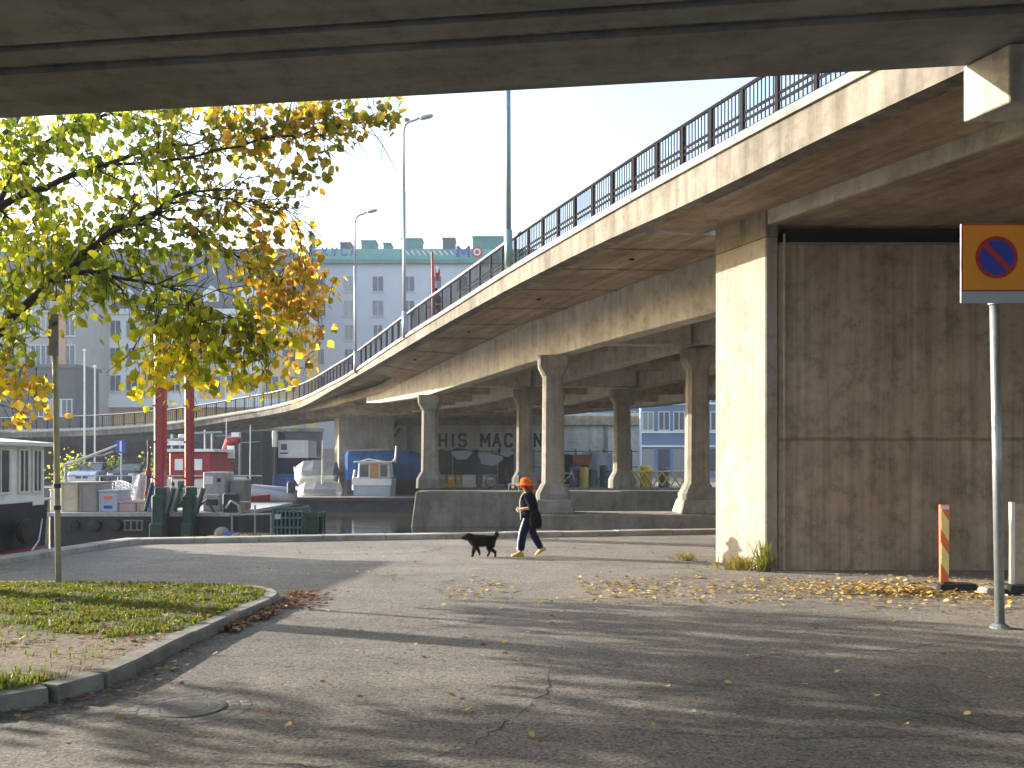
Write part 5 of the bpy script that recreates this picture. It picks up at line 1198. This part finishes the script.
def shrub(px,Y,w,h,pal,label,n=420):
    x=PX(px,Y); t=thing('shrub',(x,Y,.4),label,'shrub')
    cb=MB(); cb.c=[]; tm=MB()
    for k in range(7):
        a=rnd.uniform(0,6.28); tm.tube([(x,Y,.38),(x+math.cos(a)*w*.3,Y+math.sin(a)*w*.3,.4+h*.6)],[.03,.012],4)
    for k in range(n):
        d=Vector((rnd.gauss(0,.45)*w*.55,rnd.gauss(0,.4)*w*.5,abs(rnd.gauss(.45,.3))*h)); c=Vector((x,Y,.42))+d
        if abs(d.x)>w*.65: continue
        u=Vector((rnd.gauss(0,1),rnd.gauss(0,1),rnd.gauss(0,1))).normalized(); v=u.orthogonal().normalized(); cc=rnd.choice(pal); k2=rnd.uniform(.7,1.3)
        addleaf(cb,c,u,v,u.cross(v),.17,(cc[0]*k2,cc[1]*k2,cc[2]*k2,1))
    obj('foliage',cb,M['leaf'],t); obj('stems',tm,M['bark'],t)
shrub(70,56,2.4,1.7,YG+GREEN,'yellow green shrub on the far bank left of the silver blue car')
shrub(114,56.8,1.6,1.6,YG,'yellow shrub on the far bank between the two parked cars')
shrub(158,56,2.2,1.9,GREEN+OL,'olive green shrub behind the left red post')
# retaining wall below the ramp
t=thing('retaining_wall',(-30,68,.4),'dark stone retaining wall in the shade under the descending ramp','wall')
m=MB(); m.box(-70,-14.5,68,69,.0,4.2); obj('wall_face',m,M['stone'],t)
m=MB(); m.box(-70.1,-14.4,67.85,69.1,4.203,4.45); obj('coping',m,M['footing'],t)
# stuff along the foot of the abutment: site fence and clutter
Yf=54.6
t=thing('site_fence',(PX(500,Yf),Yf,.4),'dark mesh site fence hung with tarpaulins along the foot of the lettered wall','fence')
for a,b,mt,py in ((437,452,M['tarpdark'],450),(453,478,M['navy'],449),(479,497,M['steeldark'],452),(498,514,M['tarpdark'],449),(562,580,M['tarpdark'],455),(582,612,M['greyrib'],452)):
    m=MB(); xa,xb=PX(a,Yf),PX(b,Yf); 
    m.loft([[(xa+(xb-xa)*u,Yf+.08*math.sin(u*9),.55+(PZ(py,Yf)-.55)*v+.06*math.sin(u*6)*v) for u in [k/8 for k in range(9)]] for v in (0,.5,1)],False,0,closed=False); o=obj('tarpaulin',m,mt,t,smooth=True)
m=MB()
for px in range(436,640,14): m.tube([(PX(px,Yf),Yf+.12,.4),(PX(px,Yf),Yf+.12,PZ(449,Yf))],.04,5)
for z in (.7,1.6,2.55): m.tube([(PX(436,Yf),Yf+.12,z),(PX(638,Yf),Yf+.12,z)],.025,4)
obj('frame',m,M['steeldark'],t)
# painted tag shapes on the tarps
for k,(px,py,s) in enumerate(((462,455,.8),(489,459,1.0),(506,452,.6))):
    m=MB(); pts=[(PX(px,Yf)+s*.7*math.cos(a)*(1+.3*math.sin(3*a+k)),PZ(py,Yf)+s*.45*math.sin(a)*(1+.25*math.cos(2*a+k))) for a in [2*math.pi*i/16 for i in range(16)]]
    m.plate(pts,Yf-.16,Yf-.14); obj('graffiti',m,M['signgrey'],t)
def barrier(px0,px1,mat,label,Y=53.2):
    x0,x1=PX(px0,Y),PX(px1,Y); t=thing('plastic_barrier',((x0+x1)/2,Y,.4),label,'barrier','coloured barriers below the lettered wall')
    m=MB(); m.loft([[(x,Y-.22,.4),(x,Y-.2,.55),(x,Y-.08,.75),(x,Y-.07,1.15),(x,Y+.07,1.15),(x,Y+.08,.75),(x,Y+.2,.55),(x,Y+.22,.4)] for x in (x0,x1)]); obj('body',m,mat,t,bevel=.02)
    m=MB(); m.box(x0+.1,x1-.1,Y-.085,Y-.079,.85,1.0); obj('stripe',m,M['white'],t)
barrier(441,446,M['yellow'],'leftmost narrow yellow barrier below the letter H on the wall')
barrier(447.5,455,M['signorange'],'orange yellow barrier between the two yellow ones below the wall lettering')
barrier(456,461,M['yellow'],'narrow yellow barrier left of the long white one below the wall lettering')
barrier(462,476,M['cream'],'long white barrier below the lettered wall')
barrier(477.5,481,M['bluepaint'],'small blue barrier right of the long white one')
barrier(482,496,M['woodpale'],'brown orange barrier right of the small blue one')
def drum(px,py0,py1,Y,r,mat,label,name='barrel'):
    x=PX(px,Y); z0=PZ(py1,Y); z1=PZ(py0,Y); t=thing(name,(x,Y,z0),label,'barrel'); h=z1-z0
    m=MB(); m.lathe((x,Y,z0),[(r*.92,0),(r,.05*h),(r,.3*h),(r*1.04,.33*h),(r,.36*h),(r,.64*h),(r*1.04,.67*h),(r,.7*h),(r,.95*h),(r*.92,h)],16); obj('drum',m,mat,t)
    m=MB(); m.lathe((x,Y,z1+.002),[(r*.85,0),(r*.8,.04),(r*.3,.05)],14); obj('lid',m,mat,t)
def gy(Y): return HZ+(EYE-.4)*F/Y
drum(584,468,gy(53),53,.27,M['yellow'],'yellow green barrel right of the nearest column under the viaduct')
drum(593,470,gy(53.2),53.2,.25,M['green'],'green barrel right of the yellow barrel under the viaduct')
drum(604,466,gy(53.2),53.2,.26,M['steeldark'],'dark steel barrel left of the column in front of the wall end')
drum(646,466,gy(53),53,.36,M['yellow'],'large yellow barrel in front of the blue grey building seen under the deck')
drum(664,468,gy(53),53,.33,M['purple'],'violet barrel right of the large yellow barrel under the deck')
drum(575,467,gy(53.4),53.4,.33,M['purple'],'violet drum next to the nearest column under the viaduct')
t=thing('orange_dumper',(PX(583,54),54,.4),'small orange skip standing behind the barrels at the wall','skip')
m=MB(); m.loft([[(PX(574,54),54,1.7),(PX(590,54),54,1.7),(PX(590,54),55,1.7),(PX(574,54),55,1.7)],[(PX(572,54),53.8,2.35),(PX(592,54),53.8,2.35),(PX(592,54),55.1,2.35),(PX(572,54),55.1,2.35)]]); obj('skip_body',m,M['rustor'],t)
m=MB(); m.box(PX(575,54),PX(589,54),54.1,54.9,.4,1.698); obj('stand',m,M['steeldark'],t)
# yellow lattice barrier at right
t=thing('lattice_fence',(PX(662,52.6),52.6,.4),'low yellow lattice fence in front of the barrels under the deck','fence')
m=MB()
for px in range(626,700,9):
    m.tube([P(px,472,52.6),(PX(px+9,52.6),52.6,.5)],.05,4); m.tube([(PX(px,52.6),52.6,.5),P(px+9,472,52.6)],.05,4)
m.tube([P(624,471.5,52.6),P(706,471.5,52.6)],.05,4); obj('lattice',m,M['yellow'],t)
# small white ladder/frame on bent footing
Yz=Y2-.6; 
t=thing('white_chair',(PX(513.5,Yz),Yz,PZ(491,Y2)),'small bright white chair on the concrete footing left of the walking woman','chair')
zc=PZ(491,Y2); xc=PX(513.5,Yz); s=.45
m=MB(); m.box(xc-.2,xc+.2,Yz-.2,Yz+.2,zc+.26,zc+.3); obj('seat',m,M['white'],t)
m=MB(); m.box(xc+.16,xc+.2,Yz-.2,Yz+.2,zc+.303,zc+.62); obj('backrest',m,M['white'],t)
for a in (-1,1):
    for b in (-1,1):
        m=MB(); m.tube([(xc+a*.17,Yz+b*.17,zc+.26),(xc+a*.21,Yz+b*.19,zc)],.022,5); obj('leg',m,M['white'],t)
# small clutter that fills the working quay
def bottle(px,Y,z0,mt,label):
    x=PX(px,Y); t=thing('gas_bottle',(x,Y,z0),label,'gas bottle','gas bottles on the barge')
    m=MB(); m.lathe((x,Y,z0),[(.11,0),(.13,.03),(.13,.62),(.09,.74),(.04,.78)],14); obj('bottle_body',m,mt,t,smooth=True)
    m=MB(); m.lathe((x,Y,z0+.78),[(.03,0),(.05,.03),(.05,.09),(.02,.12)],10); obj('valve',m,M['steeldark'],t)
bottle(153,26.75,zdk+.013,M['bluepaint'],'dark blue gas bottle standing right of the low beige box on the barge')
bottle(173,26.75,zdk+.013,M['machine'],'grey gas bottle between the two red posts on the barge')
t=thing('cable_drum',(PX(251,26.9),26.9,zdk),'wooden cable drum lying at the right end of the barge deck','cable drum')
def pal(px,Y,z0,n,label):
    x=PX(px,Y); t=thing('pallet_stack',(x,Y,z0),label,'pallets')
    for k in range(n):
        m=MB(); z=z0+k*.145+.002; dx=rnd.uniform(-.04,.04)
        for q in (-.4,0,.4): m.box(x+q-.05+dx,x+q+.05+dx,Y-.5,Y+.5,z,z+.08)
        for q in range(6): m.box(x-.5+dx,x+.5+dx,Y-.5+q*.172,Y-.5+q*.172+.13,z+.0802,z+.103)
        obj('pallet',m,M['woodpale'],t)
pal(620,53.6,.4,6,'stack of weathered pallets behind the far column near the wall end')
pal(430,53.4,.4,5,'stack of weathered pallets beside the left column below the lettered wall')
x=PX(251,26.9)
m=MB(); m.lathe((0,0,0),[(.3,0),(.3,.04),(.16,.045),(.16,.26),(.3,.265),(.3,.305)],18); m.v=[(x-.35+p[0],27.0+p[1],zdk+.013+p[2]) for p in m.v]; obj('drum',m,M['woodpale'],t)
t=thing('rope_coil',(PX(160,YB+.2),YB+.3,zdk),'coil of pale rope lying on the barge behind the red posts','rope')
m=MB()
for k in range(4): m.tube([(PX(168,YB+.5)+(.22+.02*k)*math.cos(a),YB+.5+(.22+.02*k)*math.sin(a),zdk+.04+.045*k) for a in [2*math.pi*i/18 for i in range(19)]],.024,5)
obj('coil',m,M['cream'],t)
t=thing('guard_rail',(PX(100,YB+6),YB+6.2,zdk),'thin pale guard rail along the far side of the barge','railing')
m=MB(); m.tube([(PX(60,YB+6.3),YB+6.3,zdk+1.0),(PX(262,YB+6.3),YB+6.3,zdk+1.0)],.025,5); m.tube([(PX(60,YB+6.3),YB+6.3,zdk+.55),(PX(262,YB+6.3),YB+6.3,zdk+.55)],.018,5); obj('rail',m,M['machine'],t)
for px in range(64,262,18):
    m=MB(); m.tube([(PX(px,YB+6.3),YB+6.3,zdk+.012),(PX(px,YB+6.3),YB+6.3,zdk+1.02)],.025,5); obj('post',m,M['machine'],t)
# houseboat extras
hb=[o for o in bpy.data.objects if o.name=='houseboat'][0]; cabo=[o for o in hb.children if o.name.startswith('cabin')][0]
for Y0_,Y1_ in ((18.55,19.05),(19.4,19.65),(19.85,20.08),(16.9,17.9)):
    m=MB(); z0_,z1_=zc0+.22,zc1-.1
    for (ya,yb,za,zb_) in ((Y0_-.05,Y0_,z0_-.05,z1_+.05),(Y1_,Y1_+.05,z0_-.05,z1_+.05),(Y0_,Y1_,z1_,z1_+.05),(Y0_,Y1_,z0_-.05,z0_),((Y0_+Y1_)/2-.015,(Y0_+Y1_)/2+.015,z0_,z1_)):
        m.loft([[(csx(Y)+.05,Y,za),(csx(Y)+.05,Y,zb_),(csx(Y)-.01,Y,zb_),(csx(Y)-.01,Y,za)] for Y in (ya,yb)])
    obj('window_frame',m,M['cream'],cabo)
for Y in (17.2,19.2):
    xx=-12.8+(Y-16)*.13+1.9
    m=MB(); m.lathe((0,0,0),[(.1,-.08),(.25,-.07),(.28,0),(.25,.07),(.1,.08)],16); m.v=[(xx+.1+p[2],Y+p[0],.42+p[1]) for p in m.v]; obj('tyre_fender',m,M['black'],hb)
# thin boat masts behind the barge
for px,Y,yt,label in ((226,45,418,'thin bare mast right of the red crane arm'),(250,46,425,'thin mast in front of the dark covered container'),(322,46.2,440,'thin short mast above the pale covered boats')):
    x=PX(px,Y); t=thing('boat_mast',(x,Y,-.55),label,'mast')
    m=MB(); m.tube([(x,Y,-.6),(x+.03,Y,PZ(yt,Y))],[.05,.025],6); obj('mast',m,M['machine'],t)
    m=MB(); m.tube([(x-.5,Y,PZ(yt,Y)-.9),(x+.5,Y,PZ(yt,Y)-.85)],.02,5); obj('spreader',m,M['machine'],t)
# extra layers of spray paint on the wall foot: bicycles leaning on the fence
def bicycle(px,Y,label,mt):
    x=PX(px,Y); t=thing('bicycle',(x,Y,.4),label,'bicycle','bicycles by the site fence'); z=.4
    for dx in (-.52,.52):
        m=MB(); m.tube([(x+dx+.33*math.cos(a),Y,z+.35+.33*math.sin(a)) for a in [2*math.pi*i/18 for i in range(19)]],.028,5); 
        obj('wheel',m,M['black'],t)
    m=MB(); A_,B_,C_,D_=(x-.52,Y,z+.35),(x-.12,Y,z+.33),(x-.22,Y,z+.85),(x+.36,Y,z+.85)
    for p,q in ((A_,B_),(A_,C_),(B_,C_),(C_,D_),(B_,D_),(D_,(x+.52,Y,z+.35)),(D_,(x+.32,Y,z+1.0))): m.tube([p,q],.022,5)
    obj('frame',m,mt,t)
    m=MB(); m.cbox((x-.24,Y,z+.93),.26,.14,.06,.02); obj('saddle',m,M['black'],t)
    m=MB(); m.tube([(x+.32,Y-.25,z+1.02),(x+.34,Y,z+1.04),(x+.32,Y+.25,z+1.02)],.02,5); obj('handlebar',m,M['machine'],t)
bicycle(500,52.6,'red bicycle standing right of the brown barrier below the wall lettering',M['red'])
bicycle(566,52.6,'pale bicycle beside the nearest column on the far bank',M['cream'])
bicycle(612,52.5,'blue bicycle left of the far column on the far bank',M['bluepaint'])
# ------------------------------------------------------------------ buildings
WCACHE={}
def window(parent,x,z,Y,w,h,fm=None,gm=None):
    fm=fm or M['winframe']; gm=gm or M['glassb']; k=(round(w,2),round(h,2),fm.name,gm.name)
    if k not in WCACHE:
        m=MB(); f=.09
        for a,b,c,d in ((-w/2-f,w/2+f,h/2,h/2+f),(-w/2-f,w/2+f,-h/2-f,-h/2),(-w/2-f,-w/2,-h/2,h/2),(w/2,w/2+f,-h/2,h/2),(-.04,.04,-h/2,h/2)): m.box(a,b,-.05,.0,c,d)
        m.box(-w/2-.16,w/2+.16,-.14,-.052,-h/2-f-.06,-h/2-f+.01)
        p=MB(); p.box(-w/2,-.045,-.02,0,-h/2+.005,h/2-.005); p.box(.045,w/2,-.02,0,-h/2+.005,h/2-.005)
        fo=obj('window',m,fm); po=obj('pane',p,gm); WCACHE[k]=(fo.data,po.data); bpy.data.objects.remove(fo); bpy.data.objects.remove(po)
    fo=bpy.data.objects.new('window',WCACHE[k][0]); po=bpy.data.objects.new('pane',WCACHE[k][1]); col.objects.link(fo); col.objects.link(po)
    fo.parent=parent; fo.location=Vector((x,Y-.003,z))-ORG[parent]; po.parent=fo
# A pale building with teal roof
YA=115
A=thing('pale_apartment_block',(-14,YA,.4),'pale grey apartment block with green copper roof, chimneys and blue roof letters','building')
xa0,xa1=PX(304,YA),PX(545,YA); ze=PZ(264,YA)
m=MB(); m.box(xa0,xa1,YA,YA+14,.4,ze); obj('wall',m,M['fapale'],A)
m=MB(); m.box(xa0-.4,xa1+.4,YA-.6,YA+14.5,ze+.003,ze+.5); obj('cornice',m,M['roofteal'],A)
m=MB(); zr=PZ(244,YA); m.loft([[(xa0-.3,YA-.5,ze+.503),(xa1+.3,YA-.5,ze+.503),(xa1+.3,YA+14.4,ze+.503),(xa0-.3,YA+14.4,ze+.503)],[(xa0+.6,YA+1.6,zr-.25),(xa1-.6,YA+1.6,zr-.25),(xa1-.6,YA+11,zr),(xa0+.6,YA+11,zr)]]); rf=obj('roof',m,M['roofteal'],A)
for a,b,yt,mt in ((310,312,233,M['roofdark']),(341,351,244,M['roofdark']),(362,376,242,M['roofteal']),(384,391,244.5,M['roofteal']),(402,422,240,M['roofteal']),(443,455,239.5,M['roofdark']),(473,503,238,M['roofteal'])):
    m=MB(); m.box(PX(a,YA+4),PX(b,YA+4),YA+3.4,YA+6,zr-.6,PZ(yt,YA+4)); m.box(PX(a,YA+4)-.1,PX(b,YA+4)+.1,YA+3.3,YA+6.1,PZ(yt,YA+4)+.003,PZ(yt,YA+4)+.1); obj('chimney',m,mt,rf)
# slatted roof guards
for a,b,y0_,y1_ in ((358,377,255,262),(406,456,251,258)):
    m=MB(); n=9
    for k in range(n): m.tube([P(a+(b-a)*k/n,y0_,YA+.9),P(a+(b-a)*(k+.8)/n,y1_-1,YA+.2)],.09,4)
    obj('snow_guard',m,M['winframe'],rf)
Ysg=YA-.35
for ch,p0,p1 in (('E',311,317),('X',321,328),('Y',331,338),('C',341,347.5),('A',350,357)): obj('letter',block(ch,PX(p0,Ysg),PZ(256,Ysg),(p1-p0)/F*Ysg,1.15,Ysg,.2),M['signletter'],A)
obj('letter',block('M',PX(456.5,Ysg),PZ(257.5,Ysg),1.75,1.5,Ysg,.36),M['signletter'],A)
m=MB(); cxo,czo=PX(477,Ysg),PZ(252,Ysg)
def ringpts(r): return [(cxo+r*math.cos(2*math.pi*k/24),czo+r*math.sin(2*math.pi*k/24)) for k in range(24)]
m.plate(ringpts(.72),Ysg-.01,Ysg); obj('letter',m,M['signred'],A)
m=MB(); m.plate(ringpts(.46),Ysg-.02,Ysg-.011); obj('letter',m,M['fawhite'],A); m=MB(); m.plate(ringpts(.26),Ysg-.03,Ysg-.021); obj('letter',m,M['signred'],A)
for i,px in enumerate((320,349,378,409,436,462)):
    for r in range(8):
        z=PZ(284,YA)-r*3.1
        if z<4: continue
        py=HZ-(z-EYE)*F/YA
        lim={320:400,349:372,378:350,409:330,436:310,462:296}[px]
        if py>lim: continue
        window(A,PX(px,YA),z,YA,1.35 if r<2 else 1.05,1.9)
m=MB(); m.box(xa0-.02,xa1+.02,YA-.06,YA-.002,PZ(375,YA)-.15,PZ(375,YA)+.15); obj('string_course',m,M['fawhite'],A)
m=MB(); m.box(xa0,xa1,YA-.05,YA-.004,.4,3.6); obj('plinth',m,M['fagrey'],A)
# B ochre and white building with bays
YBd=105
Bd=thing('ochre_apartment_block',(-38,YBd,.4),'ochre and white apartment block with projecting white bays and dark mansard roof, behind the tree','building')
xb0,xb1=PX(76,YBd),PX(300,YBd); zeB=PZ(316,YBd)
m=MB(); m.box(xb0,xb1,YBd,YBd+13,.4,zeB); obj('wall',m,M['fayellow'],Bd)
m=MB(); m.box(xb0-.4,xb1+.2,YBd-1.5,YBd+13.4,zeB+.003,zeB+.6); obj('cornice',m,M['fawhite'],Bd)
m=MB(); zrB=PZ(246,YBd+3); m.loft([[(xb0,YBd-.9,zeB+.603),(xb1,YBd-.9,zeB+.603),(xb1,YBd+13,zeB+.603),(xb0,YBd+13,zeB+.603)],[(xb0+.5,YBd+2.0,zrB-2.5),(xb1-.5,YBd+2,zrB-2.5),(xb1-.5,YBd+11,zrB-2.5),(xb0+.5,YBd+11,zrB-2.5)],[(xb0+2,YBd+4.5,zrB),(xb1-2,YBd+4.5,zrB),(xb1-2,YBd+9,zrB),(xb0+2,YBd+9,zrB)]]); rfB=obj('roof',m,M['roofdark'],Bd)
for px in (88,104,126,150,178,212,250,280):
    x=PX(px,YBd); m=MB(); m.plate([(x-.9,zeB+.8),(x+.9,zeB+.8),(x+.9,zeB+2.7),(x,zeB+3.5),(x-.9,zeB+2.7)],YBd-.4,YBd+2.2); dm=obj('dormer',m,M['fawhite'],rfB)
for a,b in ((76,89),(113,145),(172,200),(228,262)):
    m=MB(); m.box(PX(a,YBd),PX(b,YBd),YBd-1.2,YBd-.002,PZ(400,YBd),zeB); obj('bay',m,M['fawhite'],Bd)
m=MB(); m.box(xb0-.1,xb1+.1,YBd-1.5,YBd-.004,PZ(408,YBd),PZ(399.5,YBd)-.003); obj('balcony_band',m,M['fawhite'],Bd)
for px,dy in ((82,1.2),(103,0),(120,1.2),(136,1.2),(159,0),(179,1.2),(193,1.2),(214,0),(236,1.2),(253,1.2),(272,0),(289,0)):
    for py in (330,357,384): window(Bd,PX(px,YBd),PZ(py,YBd),YBd-dy,1.5 if dy==0 else 1.15,1.75)
for px in range(84,300,24):
    window(Bd,PX(px,YBd),2.9,YBd-.004,2.0,2.4,M['fagrey'])
m=MB(); m.box(PX(300.5,YBd),PX(306,YBd),YBd-.8,YBd+.2,.4,PZ(298,YBd)); obj('corner_pilaster',m,M['fagrey'],Bd)  # darker grey render paints this corner as shaded
# C grey brown building
YCd=95
Cd=thing('grey_brown_block',(-58,YCd,.4),'grey brown apartment block at the far left with dark roof, behind the leaves','building')
xc0,xc1=PX(-60,YCd),PX(75,YCd); zeC=PZ(282,YCd)
m=MB(); m.box(xc0,xc1-.3,YCd,YCd+12,.4,zeC); obj('wall',m,M['fagrey'],Cd)
m=MB(); m.box(PX(53,YCd),PX(66,YCd),YCd-.08,YCd-.002,PZ(366,YCd),PZ(300,YCd)); obj('panel',m,M['fasalmon'],Cd)
m=MB(); m.box(xc0-.3,xc1-.1,YCd-.5,YCd+12.3,zeC+.003,zeC+.4); obj('cornice',m,M['fawhite'],Cd)
m=MB(); m.loft([[(xc0,YCd-.3,zeC+.403),(xc1-.3,YCd-.3,zeC+.403),(xc1-.3,YCd+12,zeC+.403),(xc0,YCd+12,zeC+.403)],[(xc0,YCd+4,PZ(246,YCd+4)),(xc1-.6,YCd+4,PZ(246,YCd+4)),(xc1-.6,YCd+8,PZ(246,YCd+4)),(xc0,YCd+8,PZ(246,YCd+4))]]); obj('roof',m,M['roofdark'],Cd)
for px in (-18,4,26,36,46,70):
    for py in (301,326,355): window(Cd,PX(px,YCd),PZ(py,YCd),YCd,1.0,2.0)
# dark annex
t=thing('slate_annex',(-54,88,.4),'dark slate clad low building at the far left below the grey brown block','building')
m=MB(); m.box(PX(-60,88),PX(75.5,88),88,93,.4,PZ(368,88)); obj('wall',m,M['faslate'],t)
m=MB(); m.box(PX(-60,88)-.2,PX(75.5,88)+.2,87.8,93.2,PZ(368,88)+.003,PZ(368,88)+.35); obj('roof_edge',m,M['roofdark'],t)
for px in (44,56,67): window(t,PX(px,88),PZ(408,88),88,.9,1.6)
# D blue grey building seen below the deck, right
YDd=88
Dd=thing('blue_grey_block',(PX(680,YDd),YDd,.4),'blue grey building with dark windows seen under the deck between the columns','building')
m=MB(); m.box(PX(600,YDd),PX(790,YDd),YDd,YDd+10,.4,PZ(380,YDd)); obj('wall',m,M['fablue'],Dd)
for zz in (403,432,446): 
    m=MB(); m.box(PX(600,YDd)-.05,PX(790,YDd)+.05,YDd-.15,YDd-.002,PZ(zz+1,YDd),PZ(zz-.6,YDd)); obj('string_course',m,M['fawhite'],Dd)
for px in (630,648,664,679,700,716):
    window(Dd,PX(px,YDd),PZ(421,YDd),YDd,.95,1.7)
    window(Dd,PX(px,YDd),PZ(396,YDd),YDd,.95,1.5)
    m=MB(); m.box(PX(px-6,YDd),PX(px+6,YDd),YDd-.03,YDd-.003,1.0,PZ(449,YDd)); obj('shop_front',m,M['glassb'],Dd)
m=MB(); m.box(PX(600,YDd)-.3,PX(790,YDd)+.3,YDd-.4,YDd+10.3,PZ(380,YDd)+.003,PZ(376,YDd)); obj('roof_edge',m,M['roofdark'],Dd)
# ------------------------------------------------------------------ camera, light, world
cam=bpy.data.cameras.new('camera'); co=bpy.data.objects.new('camera',cam); col.objects.link(co); sc.camera=co
co.location=(0,0,EYE); co.rotation_euler=(R(90),0,0); cam.sensor_width=36; cam.lens=F/1024*36; cam.shift_y=(HZ-384)/1024; cam.clip_end=3000; cam.clip_start=.05
SUN_EL=R(15.0); SAZ=math.atan2(-.93,.37)     # azimuth from +Y towards +X
d=Vector((math.sin(SAZ)*math.cos(SUN_EL),math.cos(SAZ)*math.cos(SUN_EL),math.sin(SUN_EL)))
sl=bpy.data.lights.new('sun','SUN'); so=bpy.data.objects.new('sun',sl); col.objects.link(so)
sl.energy=4.7; sl.angle=R(.55); sl.color=(1,.915,.79); so.rotation_euler=(-d).to_track_quat('-Z','Y').to_euler(); so.location=(-40,30,30)
wd=bpy.data.worlds.new('World'); sc.world=wd; wd.use_nodes=True; nt=wd.node_tree; bg=nt.nodes['Background']
sk=nt.nodes.new('ShaderNodeTexSky'); sk.sky_type='NISHITA'; sk.sun_disc=False; sk.sun_elevation=SUN_EL; sk.sun_rotation=SAZ%(2*math.pi); sk.air_density=1.0; sk.dust_density=3.5; sk.ozone_density=1.0
veil=nt.nodes.new('ShaderNodeMix'); veil.data_type='RGBA'; veil.blend_type='ADD'; veil.inputs[0].default_value=1
tcw=nt.nodes.new('ShaderNodeTexCoord'); cn=nt.nodes.new('ShaderNodeTexNoise'); cn.inputs['Scale'].default_value=2.2; cn.inputs['Detail'].default_value=5; nt.links.new(tcw.outputs['Generated'],cn.inputs['Vector'])
cr_=nramp(nt,cn.outputs['Fac'],[(.3,(.34,.44,.62)),(.7,(.55,.66,.86))]); nt.links.new(sk.outputs[0],veil.inputs[6]); nt.links.new(cr_,veil.inputs[7])
nt.links.new(veil.outputs[2],bg.inputs['Color']); bg.inputs['Strength'].default_value=.15
sc.view_settings.view_transform='Standard'; sc.view_settings.look='None'; sc.view_settings.gamma=1; sc.view_settings.exposure=1.68
sc.render.engine='CYCLES'; sc.cycles.max_bounces=8; sc.cycles.diffuse_bounces=5; sc.cycles.transparent_max_bounces=8; sc.cycles.use_denoising=True; sc.cycles.sample_clamp_indirect=6

hz=MB(); hz.box(-260,260,-125,260,-4.5,42)
hm=bpy.data.materials.new('haze_air'); hm.use_nodes=True; hn=hm.node_tree; hn.nodes.remove(hn.nodes['Principled BSDF'])
pv=hn.nodes.new('ShaderNodeVolumePrincipled'); pv.inputs['Color'].default_value=(.72,.84,1,1); pv.inputs['Density'].default_value=.00065; pv.inputs['Anisotropy'].default_value=.25
hn.links.new(pv.outputs[0],hn.nodes['Material Output'].inputs['Volume']); kind(obj('haze',hz,hm),'stuff')
sc.cycles.volume_bounces=0
